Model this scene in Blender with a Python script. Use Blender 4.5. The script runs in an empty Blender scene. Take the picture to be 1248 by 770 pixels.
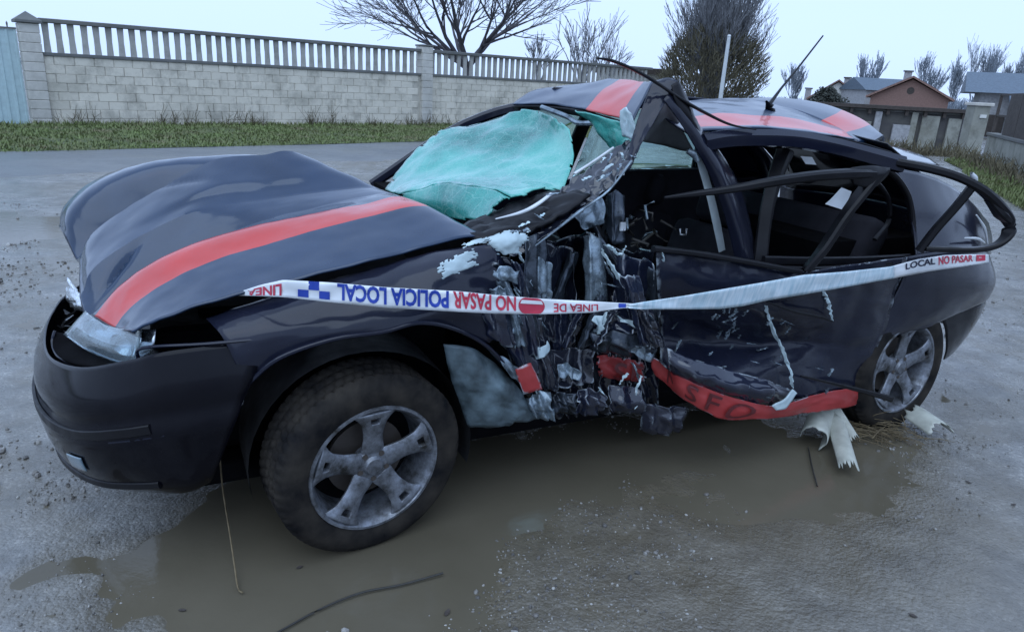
import bpy, bmesh, math, random
import numpy as np
from mathutils import Vector, Matrix, noise

random.seed(7)
sc = bpy.context.scene
col = sc.collection
R = math.radians

# ---------------------------------------------------------------- camera, sky, sun, exposure
CAM_H, PITCH, ROLL, FPX = 1.5, R(17.95), R(3.0), 880.0
fw = np.array([0, math.cos(PITCH), -math.sin(PITCH)])
r0 = np.array([1.0, 0, 0]); u0 = np.array([0, math.sin(PITCH), math.cos(PITCH)])
rt = math.cos(ROLL)*r0 + math.sin(ROLL)*u0
up = math.cos(ROLL)*u0 - math.sin(ROLL)*r0
cam_d = bpy.data.cameras.new('camera'); cam_d.sensor_width = 36; cam_d.lens = FPX/1248*36
cam_d.clip_start = 0.05; cam_d.clip_end = 2000
cam = bpy.data.objects.new('camera', cam_d); col.objects.link(cam)
M = Matrix(((rt[0], up[0], -fw[0], 0), (rt[1], up[1], -fw[1], 0), (rt[2], up[2], -fw[2], CAM_H), (0, 0, 0, 1)))
cam.matrix_world = M
sc.camera = cam

world = bpy.data.worlds.new('World'); sc.world = world; world.use_nodes = True
nt = world.node_tree; nt.nodes.clear()
wo = nt.nodes.new('ShaderNodeOutputWorld'); bg = nt.nodes.new('ShaderNodeBackground'); bg.inputs['Strength'].default_value = 1.0
sky = nt.nodes.new('ShaderNodeTexSky'); sky.sky_type = 'NISHITA'; sky.sun_disc = False
SUN_EL, SUN_ROT = R(62), R(200)
sky.sun_elevation = SUN_EL; sky.sun_rotation = SUN_ROT; sky.air_density = 1.0; sky.dust_density = 3.0
sc1 = nt.nodes.new('ShaderNodeMix'); sc1.data_type = 'RGBA'; sc1.blend_type = 'MULTIPLY'; sc1.inputs['Factor'].default_value = 1
sc1.inputs['B'].default_value = (0.09, 0.09, 0.09, 1)
mx = nt.nodes.new('ShaderNodeMix'); mx.data_type = 'RGBA'; mx.inputs['Factor'].default_value = 0.88
mx.inputs['B'].default_value = (0.68, 0.905, 1.34, 1)           # even overcast cloud layer over the clear sky
nt.links.new(sky.outputs[0], sc1.inputs['A']); nt.links.new(sc1.outputs['Result'], mx.inputs['A'])
nt.links.new(mx.outputs['Result'], bg.inputs['Color']); nt.links.new(bg.outputs[0], wo.inputs[0])

sun_d = bpy.data.lights.new('sun', 'SUN'); sun_d.energy = 1.4; sun_d.angle = R(70); sun_d.color = (0.72, 0.87, 1.0)
sun = bpy.data.objects.new('sun', sun_d); col.objects.link(sun)
sd = Vector((math.sin(SUN_ROT)*math.cos(SUN_EL), math.cos(SUN_ROT)*math.cos(SUN_EL), math.sin(SUN_EL)))
sun.rotation_euler = sd.to_track_quat('Z', 'Y').to_euler()
vs = sc.view_settings; vs.view_transform = 'Standard'; vs.look = 'None'; vs.exposure = 0.2; vs.gamma = 1.0

# ---------------------------------------------------------------- survey helpers
CC = np.array([0, 0, CAM_H])
def ray(a, b): return fw + (a-624)/FPX*rt - (b-385)/FPX*up
def G(a, b, z=0.0):
    d = ray(a, b); t = (z-CAM_H)/d[2]; p = CC+t*d; return Vector(p)
def D(a, b, dist):
    d = ray(a, b); p = CC + d*(dist/d[1]); return Vector(p)
W1 = np.array(G(432, 668)); W2 = np.array(G(1092, 520))
ex = W1-W2; ex /= np.linalg.norm(ex); eyr = np.array([-ex[1], ex[0], 0])     # car forward, car left (towards the street side)
def S(a, b, d):
    """a point of the car's side: measured at depth d inward from the plane of its wheels (car space)"""
    q = ray(a, b); t = (-d-(CC-W1)@eyr)/(q@eyr); p = CC+t*q-W1
    return Vector((p@ex, p@eyr, p[2]))
def L(x, d, z): return Vector((x, -d, z))
CAR_ROT = math.atan2(ex[1], ex[0])

# ---------------------------------------------------------------- materials
MAT = {}
class NT:
    def __init__(s, name):
        m = bpy.data.materials.new(name); m.use_nodes = True; s.m = m; s.t = m.node_tree; s.b = s.t.nodes['Principled BSDF']; s.o = s.t.nodes['Material Output']
        MAT[name] = m
    def n(s, typ, **kw):
        x = s.t.nodes.new('ShaderNode'+typ)
        for k, v in kw.items():
            if k in x.inputs: x.inputs[k].default_value = v
            else: setattr(x, k, v)
        return x
    def l(s, a, b): s.t.links.new(a, b)
    def coord(s, kind='Object'): return s.n('TexCoord').outputs[kind]
    def noise(s, scale, detail=4, rough=.55, vec=None, stretch=None):
        x = s.n('TexNoise'); x.inputs['Scale'].default_value = scale; x.inputs['Detail'].default_value = detail; x.inputs['Roughness'].default_value = rough
        v = vec or s.coord()
        if stretch:
            mp = s.n('Mapping'); mp.inputs['Scale'].default_value = stretch; s.l(v, mp.inputs[0]); v = mp.outputs[0]
        s.l(v, x.inputs['Vector']); return x.outputs['Fac']
    def ramp(s, fac, stops, interp='LINEAR'):
        x = s.n('ValToRGB'); x.color_ramp.interpolation = interp; e = x.color_ramp.elements
        while len(e) > 1: e.remove(e[-1])
        def c4(c): return (c, c, c, 1) if isinstance(c, (int, float)) else (*c, 1)
        e[0].position, e[0].color = stops[0][0], c4(stops[0][1])
        for p, c in stops[1:]:
            k = e.new(p); k.color = c4(c)
        s.l(fac, x.inputs[0]); return x.outputs['Color']
    def mix(s, fac, a, b, blend='MIX'):
        x = s.n('Mix'); x.data_type = 'RGBA'; x.blend_type = blend
        for v, k in ((fac, 'Factor'), (a, 'A'), (b, 'B')):
            i = x.inputs[k] if k != 'Factor' else x.inputs['Factor']
            if hasattr(v, 'links'): s.l(v, i)
            elif isinstance(v, (int, float)) and k == 'Factor': i.default_value = v
            else: i.default_value = (*v, 1) if not isinstance(v, (int, float)) else (v, v, v, 1)
        return x.outputs['Result']
    def math(s, op, a, b=0.0, c=None):
        x = s.n('Math'); x.operation = op
        for i, v in enumerate((a, b) if c is None else (a, b, c)):
            if hasattr(v, 'links'): s.l(v, x.inputs[i])
            else: x.inputs[i].default_value = v
        return x.outputs[0]
    def bump(s, h, strength=.3, dist=.01, normal=None):
        x = s.n('Bump'); x.inputs['Strength'].default_value = strength; x.inputs['Distance'].default_value = dist
        s.l(h, x.inputs['Height'])
        if normal: s.l(normal, x.inputs['Normal'])
        s.l(x.outputs[0], s.b.inputs['Normal']); return x.outputs[0]
    def set(s, **kw):
        for k, v in kw.items():
            k = k.replace('_', ' ')
            i = s.b.inputs[k]
            if hasattr(v, 'links'): s.l(v, i)
            elif isinstance(v, tuple): i.default_value = (*v, 1)
            else: i.default_value = v
        return s.m

def simple(name, c, rough=.6, var=.25, scale=8, bump=0, metal=0, spec=.5, coat=0, bscale=None):
    k = NT(name); f = k.noise(scale)
    lo = tuple(x*(1-var) for x in c); hi = tuple(min(1, x*(1+var)) for x in c)
    k.set(Base_Color=k.ramp(f, [(.3, lo), (.7, hi)]), Roughness=k.ramp(k.noise(scale*2.3), [(.3, max(0, rough-.1)), (.7, min(1, rough+.1))]), Metallic=metal, Coat_Weight=coat, Coat_Roughness=.08)
    k.b.inputs['Specular IOR Level'].default_value = spec
    if bump: k.bump(k.noise(bscale or scale*6), bump, .01)
    return k.m

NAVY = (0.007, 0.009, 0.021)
RED = (0.56, 0.040, 0.030)
def paint(name, stripes=(), dirt=.5, chips=0.0, base=NAVY, rough=.16, spec=.25, coat=.2):
    """dark blue car paint with road film; stripes = (axis, from, to) in the panel's own UV"""
    k = NT(name); base_c = base
    c = k.mix(k.ramp(k.noise(3.5, 6), [(.35, 0.0), (.75, 1.0)]), tuple(x*.85 for x in base), tuple(x*1.2+.004 for x in base))
    if stripes:
        uv = k.n('SeparateXYZ'); k.l(k.coord('UV'), uv.inputs[0])
        for ax, a, b in stripes:
            o = uv.outputs[ax]
            m = k.math('MULTIPLY', k.math('GREATER_THAN', o, a), k.math('LESS_THAN', o, b))
            redc = k.mix(k.ramp(k.noise(5, 6), [(.3, 0.0), (.75, 1.0)]), tuple(x*.8 for x in RED), RED)
            c = k.mix(m, c, redc)
    film = k.ramp(k.noise(2.2, 8, .65), [(.42, 0.0), (.8, 1.0)])
    fm = k.math('MULTIPLY', film, dirt*.13)
    c = k.mix(fm, c, (.16, .15, .14))
    speck = k.ramp(k.noise(140, 2), [(.70, 0.0), (.76, 1.0)])
    c = k.mix(k.math('MULTIPLY', speck, dirt*.16), c, (.25, .25, .25))
    rg = k.math('ADD', k.math('MULTIPLY', film, .14*dirt), rough)
    if chips:
        pt = k.n('NewGeometry').outputs['Pointiness']
        worn = k.ramp(pt, [(.54, 0.0), (.60, 1.0)])
        big = k.ramp(k.noise(7, 8, .7, stretch=(1, 1, .5)), [(.66-chips*.10, 0.0), (.72-chips*.10, 1.0)])
        fine = k.ramp(k.noise(18, 6, .65), [(.48, 0.0), (.56, 1.0)])
        scr = k.ramp(k.noise(34, 6, .7, stretch=(1, 1, .12)), [(.66, 0.0), (.69, 1.0)])
        m = k.math('MAXIMUM', k.math('MULTIPLY', worn, fine), k.math('MULTIPLY', scr, big))
        c = k.mix(m, c, k.mix(k.noise(30), (.16, .19, .22), (.50, .57, .62)))
        rg = k.mix(m, rg, (.4, .4, .4))
    k.set(Base_Color=c, Roughness=rg, Coat_Weight=coat, Coat_Roughness=.07)
    k.b.inputs['Specular IOR Level'].default_value = spec
    k.bump(k.noise(35, 4), .05, .004)
    return k.m

paint('paint_plain', dirt=.5)
paint('paint_hood', stripes=((1, 1/8, 2/8),), dirt=.5, rough=.17, base=(.007,.024,.060), spec=.42, coat=.3)  # bonnet, roof and spoiler: blue sky reflection put into the base colour
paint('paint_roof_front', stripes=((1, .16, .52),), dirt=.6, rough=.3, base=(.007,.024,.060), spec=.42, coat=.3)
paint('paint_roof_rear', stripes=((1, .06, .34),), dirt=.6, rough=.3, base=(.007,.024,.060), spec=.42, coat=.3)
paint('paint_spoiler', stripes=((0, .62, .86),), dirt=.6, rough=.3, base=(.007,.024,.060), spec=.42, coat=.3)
paint('paint_scraped', dirt=.6, chips=.9, base=(.008, .012, .03), rough=.09, spec=.7)
paint('paint_scuffed', dirt=.5, chips=-.1, rough=.24)
paint('paint_bumper', dirt=.2, spec=.08, coat=.15, base=(0.003, 0.003, 0.006), rough=.12)
paint('sill_red', dirt=.6, chips=.15, base=(.34, .035, .035), rough=.4)
paint('crumple', dirt=.3, chips=1.0, base=(.007, .009, .018), rough=.08, spec=.7)
simple('black_trim', (.006, .006, .008), .38, bump=.05, spec=.22)
simple('rubber_seal', (.007, .007, .009), .4, spec=.25)
simple('cavity_shade', (.005, .005, .006), .9, spec=.05)  # near-black: the shade of hollows is put into the colour
simple('headliner', (.16, .17, .18), .9, bump=.1)
simple('seat_cloth', (.022, .022, .028), .9, spec=.1, bump=.2, bscale=200)
simple('torn_metal', (.20, .25, .29), .24, var=.7, scale=18, bump=.2, metal=.5)
simple('dark_metal', (.04, .05, .065), .18, var=.7, scale=14, bump=.2, metal=.5)
simple('primer_pale', (.42, .52, .55), .5, var=.25, scale=9, bump=.15)
simple('liner_plastic', (.075, .105, .12), .45, var=.85, scale=9, bump=.3)
simple('white_trim', (.6, .63, .66), .4)
simple('seat_belt', (.42, .48, .50), .7)
simple('paper_white', (.7, .74, .78), .7, var=.1)
simple('chrome_bits', (.75, .78, .8), .15, var=.2, scale=40, metal=.9, bump=.4, bscale=120)
simple('brake_iron', (.10, .085, .075), .6, metal=.6)
simple('arch_plastic', (.018, .018, .020), .6, var=.6, scale=10, spec=.3)
simple('reflector', (.42, .45, .48), .22, var=.3, scale=20, metal=.9)
k = NT('lamp_glass'); k.set(Base_Color=(.75, .88, .95), Roughness=.06, Transmission_Weight=.9, IOR=1.3, Coat_Weight=.5)
k = NT('lamp_lens'); k.set(Base_Color=k.ramp(k.noise(6, 3), [(.35, (.07, .12, .16)), (.60, (.16, .23, .28)), (.72, (.45, .52, .56))]), Roughness=.10, Coat_Weight=1.0, Coat_Roughness=.04)  # palest blotches are a white highlight put into the lens colour
k = NT('alloy'); dirtf = k.ramp(k.noise(16, 7, .7), [(.36, 0.0), (.66, 1.0)])
k.set(Base_Color=k.mix(dirtf, (.26, .28, .32), (.035, .033, .03)), Metallic=.55, Roughness=k.math('ADD', k.math('MULTIPLY', dirtf, .25), .30)); k.bump(k.noise(60), .08, .003)
k = NT('tyre_rubber'); f = k.ramp(k.noise(9, 6, .6), [(.35, 0.0), (.7, 1.0)])
k.set(Base_Color=k.mix(f, (.006, .006, .007), (.040, .034, .028)), Roughness=.8); k.b.inputs['Specular IOR Level'].default_value = .15; k.bump(k.noise(120, 3), .15, .004)
# crazed safety glass: teal sheet held together by its film, thousands of tiny cells
k = NT('crazed_glass')
vo = k.n('TexVoronoi'); vo.feature = 'DISTANCE_TO_EDGE'; vo.inputs['Scale'].default_value = 130; k.l(k.coord(), vo.inputs['Vector'])
vc = k.n('TexVoronoi'); vc.inputs['Scale'].default_value = 130; k.l(k.coord(), vc.inputs['Vector'])
sv = k.n('SeparateXYZ'); k.l(vc.outputs['Color'], sv.inputs[0])
cr_ = k.ramp(vo.outputs['Distance'], [(.0, 1.0), (.07, 0.0)])
cl = k.ramp(k.math('ADD', k.noise(2.0, 4, .5), k.math('MULTIPLY', k.math('SUBTRACT', sv.outputs[0], .5), .06)), [(.32, (.008, .15, .14)), (.46, (.03, .31, .275)), (.58, (.08, .46, .40)), (.74, (.24, .62, .54))])
v3 = k.n('TexVoronoi'); v3.feature = 'DISTANCE_TO_EDGE'; v3.inputs['Scale'].default_value = 17; wv_ = k.n('VectorMath'); wv_.operation = 'ADD'
nz = k.n('TexNoise'); nz.inputs['Scale'].default_value = 9; nz.inputs['Detail'].default_value = 4; k.l(k.coord(), nz.inputs['Vector'])
wv2 = k.n('VectorMath'); wv2.operation = 'SCALE'; wv2.inputs['Scale'].default_value = .07; k.l(nz.outputs['Color'], wv2.inputs[0]); k.l(k.coord(), wv_.inputs[0]); k.l(wv2.outputs[0], wv_.inputs[1]); k.l(wv_.outputs[0], v3.inputs['Vector'])
web = k.ramp(v3.outputs['Distance'], [(.0, 1.0), (.022, 0.0)])
crush = k.ramp(k.noise(7, 6, .65), [(.58, 0.0), (.72, 1.0)])
cl = k.mix(k.math('MULTIPLY', k.math('MAXIMUM', k.math('MULTIPLY', web, .5), k.math('MULTIPLY', crush, .45)), k.ramp(k.noise(3.3, 3), [(.35, .2), (.6, 1.0)])), cl, (.50, .80, .72))
k.set(Base_Color=k.mix(k.math('MULTIPLY', cr_, .35), cl, (.40, .76, .62)), Roughness=k.ramp(sv.outputs[1], [(.2, .05), (.8, .22)]), Transmission_Weight=.25, IOR=1.4, Coat_Weight=.45, Coat_Roughness=.06)
k.bump(sv.outputs[2], .10, .0015)
k = NT('tinted_glass'); k.set(Base_Color=(.60, .84, .80), Roughness=.03, Transmission_Weight=1.0, IOR=1.1)
k = NT('dark_glass'); k.set(Base_Color=(.010, .012, .016), Roughness=.06)
k = NT('tape_film'); k.set(Base_Color=k.ramp(k.noise(9, 5), [(.3, (.66, .70, .74)), (.7, (.82, .84, .86))]), Roughness=.30); k.b.inputs['Specular IOR Level'].default_value = .6
k = NT('tape_back'); k.set(Base_Color=k.ramp(k.noise(12, 4, stretch=(6, 1, 1)), [(.3, (.40, .56, .64)), (.7, (.72, .80, .85))]), Roughness=.3)
simple('ink_blue', (.02, .055, .36), .4, var=.1)
simple('ink_red', (.55, .05, .09), .4, var=.15)
simple('ink_dark', (.02, .02, .05), .4, var=.1)
simple('sill_letter', (.09, .010, .012), .45, var=.2)

def concrete(name, lo, hi, rough=.85, stain=.5):
    k = NT(name); a = k.noise(1.1, 8, .65, vec=k.coord('Object')); b = k.noise(9, 6, .6)
    info = k.n('ObjectInfo')
    c = k.ramp(a, [(.3, lo), (.7, hi)])
    c = k.mix(k.math('MULTIPLY', info.outputs['Random'], .30), c, tuple(x*.72 for x in lo))
    geo = k.n('NewGeometry')
    st = k.noise(2.2, 7, .7, vec=geo.outputs['Position'], stretch=(1, 1, .8))
    c = k.mix(k.math('MULTIPLY', k.ramp(st, [(.48, 0.0), (.68, 1.0)]), stain), c, (.10, .098, .08))
    st2 = k.noise(.7, 5, .6, vec=geo.outputs['Position'], stretch=(1, 1, 2.2))
    c = k.mix(k.math('MULTIPLY', k.ramp(st2, [(.5, 0.0), (.72, 1.0)]), stain*.8), c, (.17, .165, .13))
    k.set(Base_Color=c, Roughness=rough); k.bump(b, .4, .02); return k.m
concrete('block_face', (.60, .555, .47), (.70, .655, .56), stain=.5)
concrete('mortar', (.50, .465, .40), (.58, .545, .47))
concrete('coping', (.10, .105, .105), (.17, .17, .165), stain=.5)
concrete('baluster_stone', (.34, .33, .31), (.46, .45, .42), stain=.5)
concrete('pillar_stone', (.50, .48, .44), (.60, .58, .53), stain=.35)
concrete('old_render', (.22, .22, .19), (.33, .33, .29), stain=.8)
concrete('dark_render', (.06, .058, .06), (.10, .095, .095), stain=.5)
simple('gate_sheet', (.40, .52, .54), .45, var=.1)
simple('house_red', (.20, .12, .10), .85, var=.15)
simple('house_white', (.55, .55, .52), .8, var=.1)
simple('house_grey', (.30, .30, .31), .85)
simple('roof_slate', (.075, .105, .14), .55, var=.2)
simple('roof_brown', (.20, .12, .10), .8)
simple('wood_dark', (.05, .04, .035), .8)
simple('lamp_post', (.50, .53, .55), .5, var=.08)
simple('bark', (.065, .062, .070), .9, var=.35, scale=3)
simple('bark_pale', (.15, .155, .17), .9, var=.35, scale=3)
simple('bark_hazed', (.19, .22, .26), .9, var=.2, scale=2)  # pale blue-grey puts distance haze into the bark colour
simple('twig_mass', (.10, .09, .058), .9, var=.4, scale=1.2)
simple('hedge_leaf', (.035, .040, .032), .8, var=.4, scale=1.5)
k = NT('grass_blade'); gi = k.n('NewGeometry')
gc = k.noise(1.3, 5, .6, vec=gi.outputs['Position'])
k.set(Base_Color=k.ramp(gc, [(.30, (.18, .15, .085)), (.44, (.13, .15, .055)), (.7, (.15, .20, .06))]), Roughness=.7)
simple('weed_dry', (.10, .085, .05), .85, var=.4, scale=3)
simple('pvc_pipe', (.40, .41, .36), .45, var=.25, scale=12)
simple('straw', (.15, .115, .065), .8, var=.4, scale=20)
simple('wire_black', (.03, .028, .025), .5)
k = NT('pebble'); pi_ = k.n('NewGeometry')
pc = k.n('TexWhiteNoise'); k.l(pi_.outputs['Random Per Island'], pc.inputs['Vector'])
k.set(Base_Color=k.ramp(pi_.outputs['Random Per Island'], [(0, (.07, .065, .06)), (.55, (.15, .14, .13)), (.92, (.26, .25, .235)), (1, (.42, .41, .39))]), Roughness=.5)

# wet gravelly yard, with brown silt tracked around the wreck
MUD = (.75, 2.35)
k = NT('wet_ground'); P = k.n('NewGeometry').outputs['Position']
big = k.noise(.8, 6, .6, vec=P); mid = k.noise(5, 8, .65, vec=P); fine = k.noise(55, 5, .7, vec=P)
vo = k.n('TexVoronoi'); vo.inputs['Scale'].default_value = 95; k.l(P, vo.inputs['Vector'])
vo2 = k.n('TexVoronoi'); vo2.inputs['Scale'].default_value = 38; k.l(P, vo2.inputs['Vector'])
c = k.ramp(mid, [(.28, (.074, .071, .066)), (.5, (.165, .160, .150)), (.72, (.265, .258, .245))])
c = k.mix(k.ramp(big, [(.42, 0.0), (.68, .5)]), c, (.10, .090, .068))
sp = k.n('SeparateXYZ'); k.l(vo.outputs['Color'], sp.inputs[0])
grit = k.math('MULTIPLY', k.ramp(sp.outputs[0], [(.80, 0.0), (.92, 1.0)]), k.ramp(mid, [(.40, 0.0), (.62, 1.0)]))
c = k.mix(k.math('MULTIPLY', grit, .8), c, (.34, .33, .31))
wet = k.ramp(k.noise(1.3, 7, .60, vec=P), [(.45, 1.0), (.66, 0.0)])
sz = k.n('SeparateXYZ'); k.l(P, sz.inputs[0])
mdx = k.math('ADD', k.math('MULTIPLY', k.math('SUBTRACT', sz.outputs[0], MUD[0]), .90), k.math('MULTIPLY', k.math('SUBTRACT', sz.outputs[1], MUD[1]), .44))
mdy = k.math('ADD', k.math('MULTIPLY', k.math('SUBTRACT', sz.outputs[0], MUD[0]), -.44), k.math('MULTIPLY', k.math('SUBTRACT', sz.outputs[1], MUD[1]), .90))
mq = k.math('ADD', k.math('ADD', k.math('POWER', k.math('ABSOLUTE', k.math('DIVIDE', mdx, 1.75)), 2.0), k.math('POWER', k.math('ABSOLUTE', k.math('DIVIDE', mdy, 1.15)), 2.0)), k.math('MULTIPLY', k.math('SUBTRACT', k.noise(1.6, 6, .6, vec=P), .5), 1.3))
mud = k.ramp(mq, [(.25, 1.0), (1.0, 0.0)])
c = k.mix(k.math('MULTIPLY', mud, .72), c, k.ramp(mid, [(.3, (.075, .060, .038)), (.7, (.135, .112, .075))]))
wet = k.math('MAXIMUM', wet, k.math('MULTIPLY', mud, .8))
damp = k.ramp(k.math('ADD', k.math('ADD', k.math('MULTIPLY', sz.outputs[2], 60.0), .36), k.math('MULTIPLY', k.math('SUBTRACT', k.noise(6, 6, .6, vec=P), .5), .5)), [(.02, 1.0), (.46, 0.0)])
c = k.mix(k.math('MULTIPLY', damp, .6), c, (.105, .086, .054))
wet = k.math('MAXIMUM', wet, damp)
k.set(Base_Color=c, Roughness=k.mix(wet, (.42, .42, .42), (.15, .15, .15)))
k.b.inputs['Specular IOR Level'].default_value = .95
h = k.math('ADD', k.math('MULTIPLY', vo2.outputs['Distance'], -.5), k.math('ADD', k.math('MULTIPLY', vo.outputs['Distance'], -.4), k.math('MULTIPLY', fine, .9)))
h = k.math('MULTIPLY', h, k.math('SUBTRACT', 1.05, k.math('MULTIPLY', wet, .35)))
k.bump(h, .55, .012)
k = NT('puddle_water'); P = k.n('NewGeometry').outputs['Position']
k.set(Base_Color=k.ramp(k.noise(1.5, 4, .5, vec=P), [(.3, (.090, .078, .055)), (.7, (.122, .106, .078))]), Roughness=.10, IOR=1.33)
k.bump(k.noise(16, 5, .6, vec=P), .12, .01)
k = NT('asphalt'); P = k.n('NewGeometry').outputs['Position']
c = k.ramp(k.noise(.6, 8, .65, vec=P), [(.3, (.095, .10, .105)), (.7, (.15, .155, .155))])
k.set(Base_Color=c, Roughness=k.ramp(k.noise(1.1, 5, .6, vec=P), [(.4, .28), (.65, .5)])); k.bump(k.noise(120, 4, .7, vec=P), .35, .01)
k = NT('soil'); P = k.n('NewGeometry').outputs['Position']
k.set(Base_Color=k.ramp(k.noise(1.5, 7, .65, vec=P), [(.35, (.05, .065, .022)), (.6, (.085, .10, .035)), (.75, (.11, .095, .06))]), Roughness=.9); k.bump(k.noise(30, 5, vec=P), .5, .03)

# ---------------------------------------------------------------- mesh helpers
def tag(o, label=None, cat=None, group=None, kind=None):
    if label: o['label'] = label
    if cat: o['category'] = cat
    if group: o['group'] = group
    if kind: o['kind'] = kind
    return o
def link(name, me, mat, parent=None, smooth=True):
    o = bpy.data.objects.new(name, me); col.objects.link(o)
    if mat and not me.materials: me.materials.append(MAT[mat])
    if parent: o.parent = parent
    if smooth and me.polygons: me.polygons.foreach_set('use_smooth', [True]*len(me.polygons))
    return o
def mesh(name, V, F):
    me = bpy.data.meshes.new(name); me.from_pydata([tuple(v) for v in V], [], F); me.update(); return me
def empty(name, loc=(0, 0, 0), rz=0):
    o = bpy.data.objects.new(name, None); o.location = loc; o.rotation_euler = (0, 0, rz); o.empty_display_size = .1; col.objects.link(o); return o
def smooth_angle(o, ang=35):
    me = o.data
    me.polygons.foreach_set('use_smooth', [True]*len(me.polygons))
    me.set_sharp_from_angle(angle=R(ang))
def cr(p, t):
    """Catmull-Rom through an array of points, t in 0..len-1"""
    n = len(p); i = min(int(t), n-2); f = t-i
    a = p[max(i-1, 0)]; b = p[i]; c = p[i+1]; d = p[min(i+2, n-1)]
    if i == 0: a = 2*b-c
    if i+2 > n-1: d = 2*c-b
    return .5*((2*b)+(c-a)*f+(2*a-5*b+4*c-d)*f*f+(3*b-a-3*c+d)*f**3)
def patch(name, rows, mat, parent, sub=6, thick=.004, disp=None, flip=False, linear=False, offset=0, tear=None, crease=None):
    """a sheet through a grid of measured points; disp(u,v,co) -> displacement along the normal"""
    A = np.array([[tuple(p) for p in r] for r in rows], float); nr, nc = A.shape[:2]
    su = sub if isinstance(sub, tuple) else (sub, sub)
    NR, NC = (nr-1)*su[0]+1, (nc-1)*su[1]+1
    def across(c_, t):
        if not crease: return cr(c_, t)
        b = [0]+list(crease)+[nr-1]
        for lo, hi in zip(b[:-1], b[1:]):
            if t <= hi: return cr(c_[lo:hi+1], t-lo)
    tmp = np.array([[across(A[:, j], i/su[0]) for j in range(nc)] for i in range(NR)])
    g = np.array([[cr(tmp[i], j/su[1]) for j in range(NC)] for i in range(NR)])
    if disp:
        du = np.gradient(g, axis=1); dv = np.gradient(g, axis=0); nn = np.cross(du, dv)
        nn /= np.maximum(np.linalg.norm(nn, axis=2, keepdims=True), 1e-9)
        if nn[..., 1].mean() < 0 and abs(nn[..., 1].mean()) > .3: nn = -nn
        elif nn[..., 2].mean() < 0 and abs(nn[..., 1].mean()) <= .3: nn = -nn
        for i in range(NR):
            for j in range(NC):
                g[i, j] += nn[i, j]*disp(j/(NC-1), i/(NR-1), Vector(g[i, j]))
    V = g.reshape(-1, 3); F = []
    for i in range(NR-1):
        for j in range(NC-1):
            q = (i*NC+j, i*NC+j+1, (i+1)*NC+j+1, (i+1)*NC+j)
            if tear and torn(tear, (j+.5)/(NC-1), (i+.5)/(NR-1)): continue
            F.append(q[::-1] if flip else q)
    me = mesh(name, V, F)
    uvl = me.uv_layers.new(name='UVMap')
    vi = np.empty(len(me.loops), dtype=np.int32); me.loops.foreach_get('vertex_index', vi)
    uv = np.stack([(vi % NC)/(NC-1), (vi//NC)/(NR-1)], 1).astype(np.float32); uvl.data.foreach_set('uv', uv.ravel())
    o = link(name, me, mat, parent)
    if thick:
        s = o.modifiers.new('thickness', 'SOLIDIFY'); s.thickness = thick; s.offset = offset
    return o
def torn(t, u, v):
    """ragged outline: bites out of the sheet near its edges"""
    reach, freq, seed = t[:3]; e = min(u, 1-u, 1-v) if len(t) > 3 else min(u, 1-u, v, 1-v)
    n_ = .5+.5*noise.noise(Vector((u*freq+seed, v*freq, seed*1.7)))+.3*noise.noise(Vector((u*freq*3.1+seed, v*freq*3.1, seed)))
    return e < reach*max(0, n_)
def facet(name, rows, mat, parent, sub=2, jit=.01, edge=.012, seed=1, thick=.0025, drop=.0):
    """folded sheet metal: a coarse grid of flat facets, kinked at random, with a ragged rim"""
    A = np.array([[tuple(p) for p in r] for r in rows], float); nr, nc = A.shape[:2]; NR, NC = (nr-1)*sub+1, (nc-1)*sub+1
    tmp = np.array([[cr(A[:, j], i/sub) for j in range(nc)] for i in range(NR)]); g = np.array([[cr(tmp[i], j/sub) for j in range(NC)] for i in range(NR)])
    rg = random.Random(seed); V, F = [], []
    for i in range(NR):
        fold = rg.uniform(-1, 1)*jit
        for j in range(NC):
            b = i in (0, NR-1) or j in (0, NC-1); k_ = edge if b else jit*.5
            s_ = (1 if (j+seed) % 2 else -1)*jit*rg.uniform(.5, 1.2)
            V.append(Vector(g[i, j])+Vector((rg.uniform(-k_, k_), s_+fold*.4, rg.uniform(-k_, k_))))
    for i in range(NR-1):
        for j in range(NC-1):
            q = (i*NC+j, i*NC+j+1, (i+1)*NC+j+1, (i+1)*NC+j)
            if rg.random() < drop: continue
            F += [(q[0], q[1], q[2]), (q[0], q[2], q[3])] if rg.random() < .5 else [(q[0], q[1], q[3]), (q[1], q[2], q[3])]
    me = mesh(name, V, F); me.materials.append(MAT[mat])
    at = me.attributes.new('crease_edge', 'FLOAT', 'EDGE'); at.data.foreach_set('value', [rg.choice([0, 0, .5, .8, 1.0]) for _ in me.edges])
    o = link(name, me, mat, parent, True)
    sb = o.modifiers.new('s', 'SUBSURF'); sb.levels = sb.render_levels = 2
    md = o.modifiers.new('t', 'SOLIDIFY'); md.thickness = thick; md.offset = 0
    return o
def dents(amp, sc_=6, seed=0, fine=0.0, vs_=1.0):
    def f(u, v, co):
        p = Vector((co.x*sc_+seed*7.3, co.y*sc_+seed*3.1, co.z*sc_*vs_))
        return amp*(noise.noise(p)+.5*noise.noise(p*2.1)) + (fine*noise.noise(p*6) if fine else 0)
    return f
def crumples(amp, sc_=7, seed=0, vs_=.5):
    def f(u, v, co):
        p = Vector((co.x*sc_+seed*7.3, co.y*sc_+seed*3.1, co.z*sc_*vs_))
        p = p+.6*Vector((noise.noise(p*.7+Vector((3, 1, 4))), noise.noise(p*.7+Vector((9, 2, 6))), noise.noise(p*.7)))
        a = 1-abs(noise.noise(p))*2; b = 1-abs(noise.noise(p*2.3))*2; c = 1-abs(noise.noise(p*5.1))*2
        return amp*(a*.8+b*.5+c*.22-.6)
    return f
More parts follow.
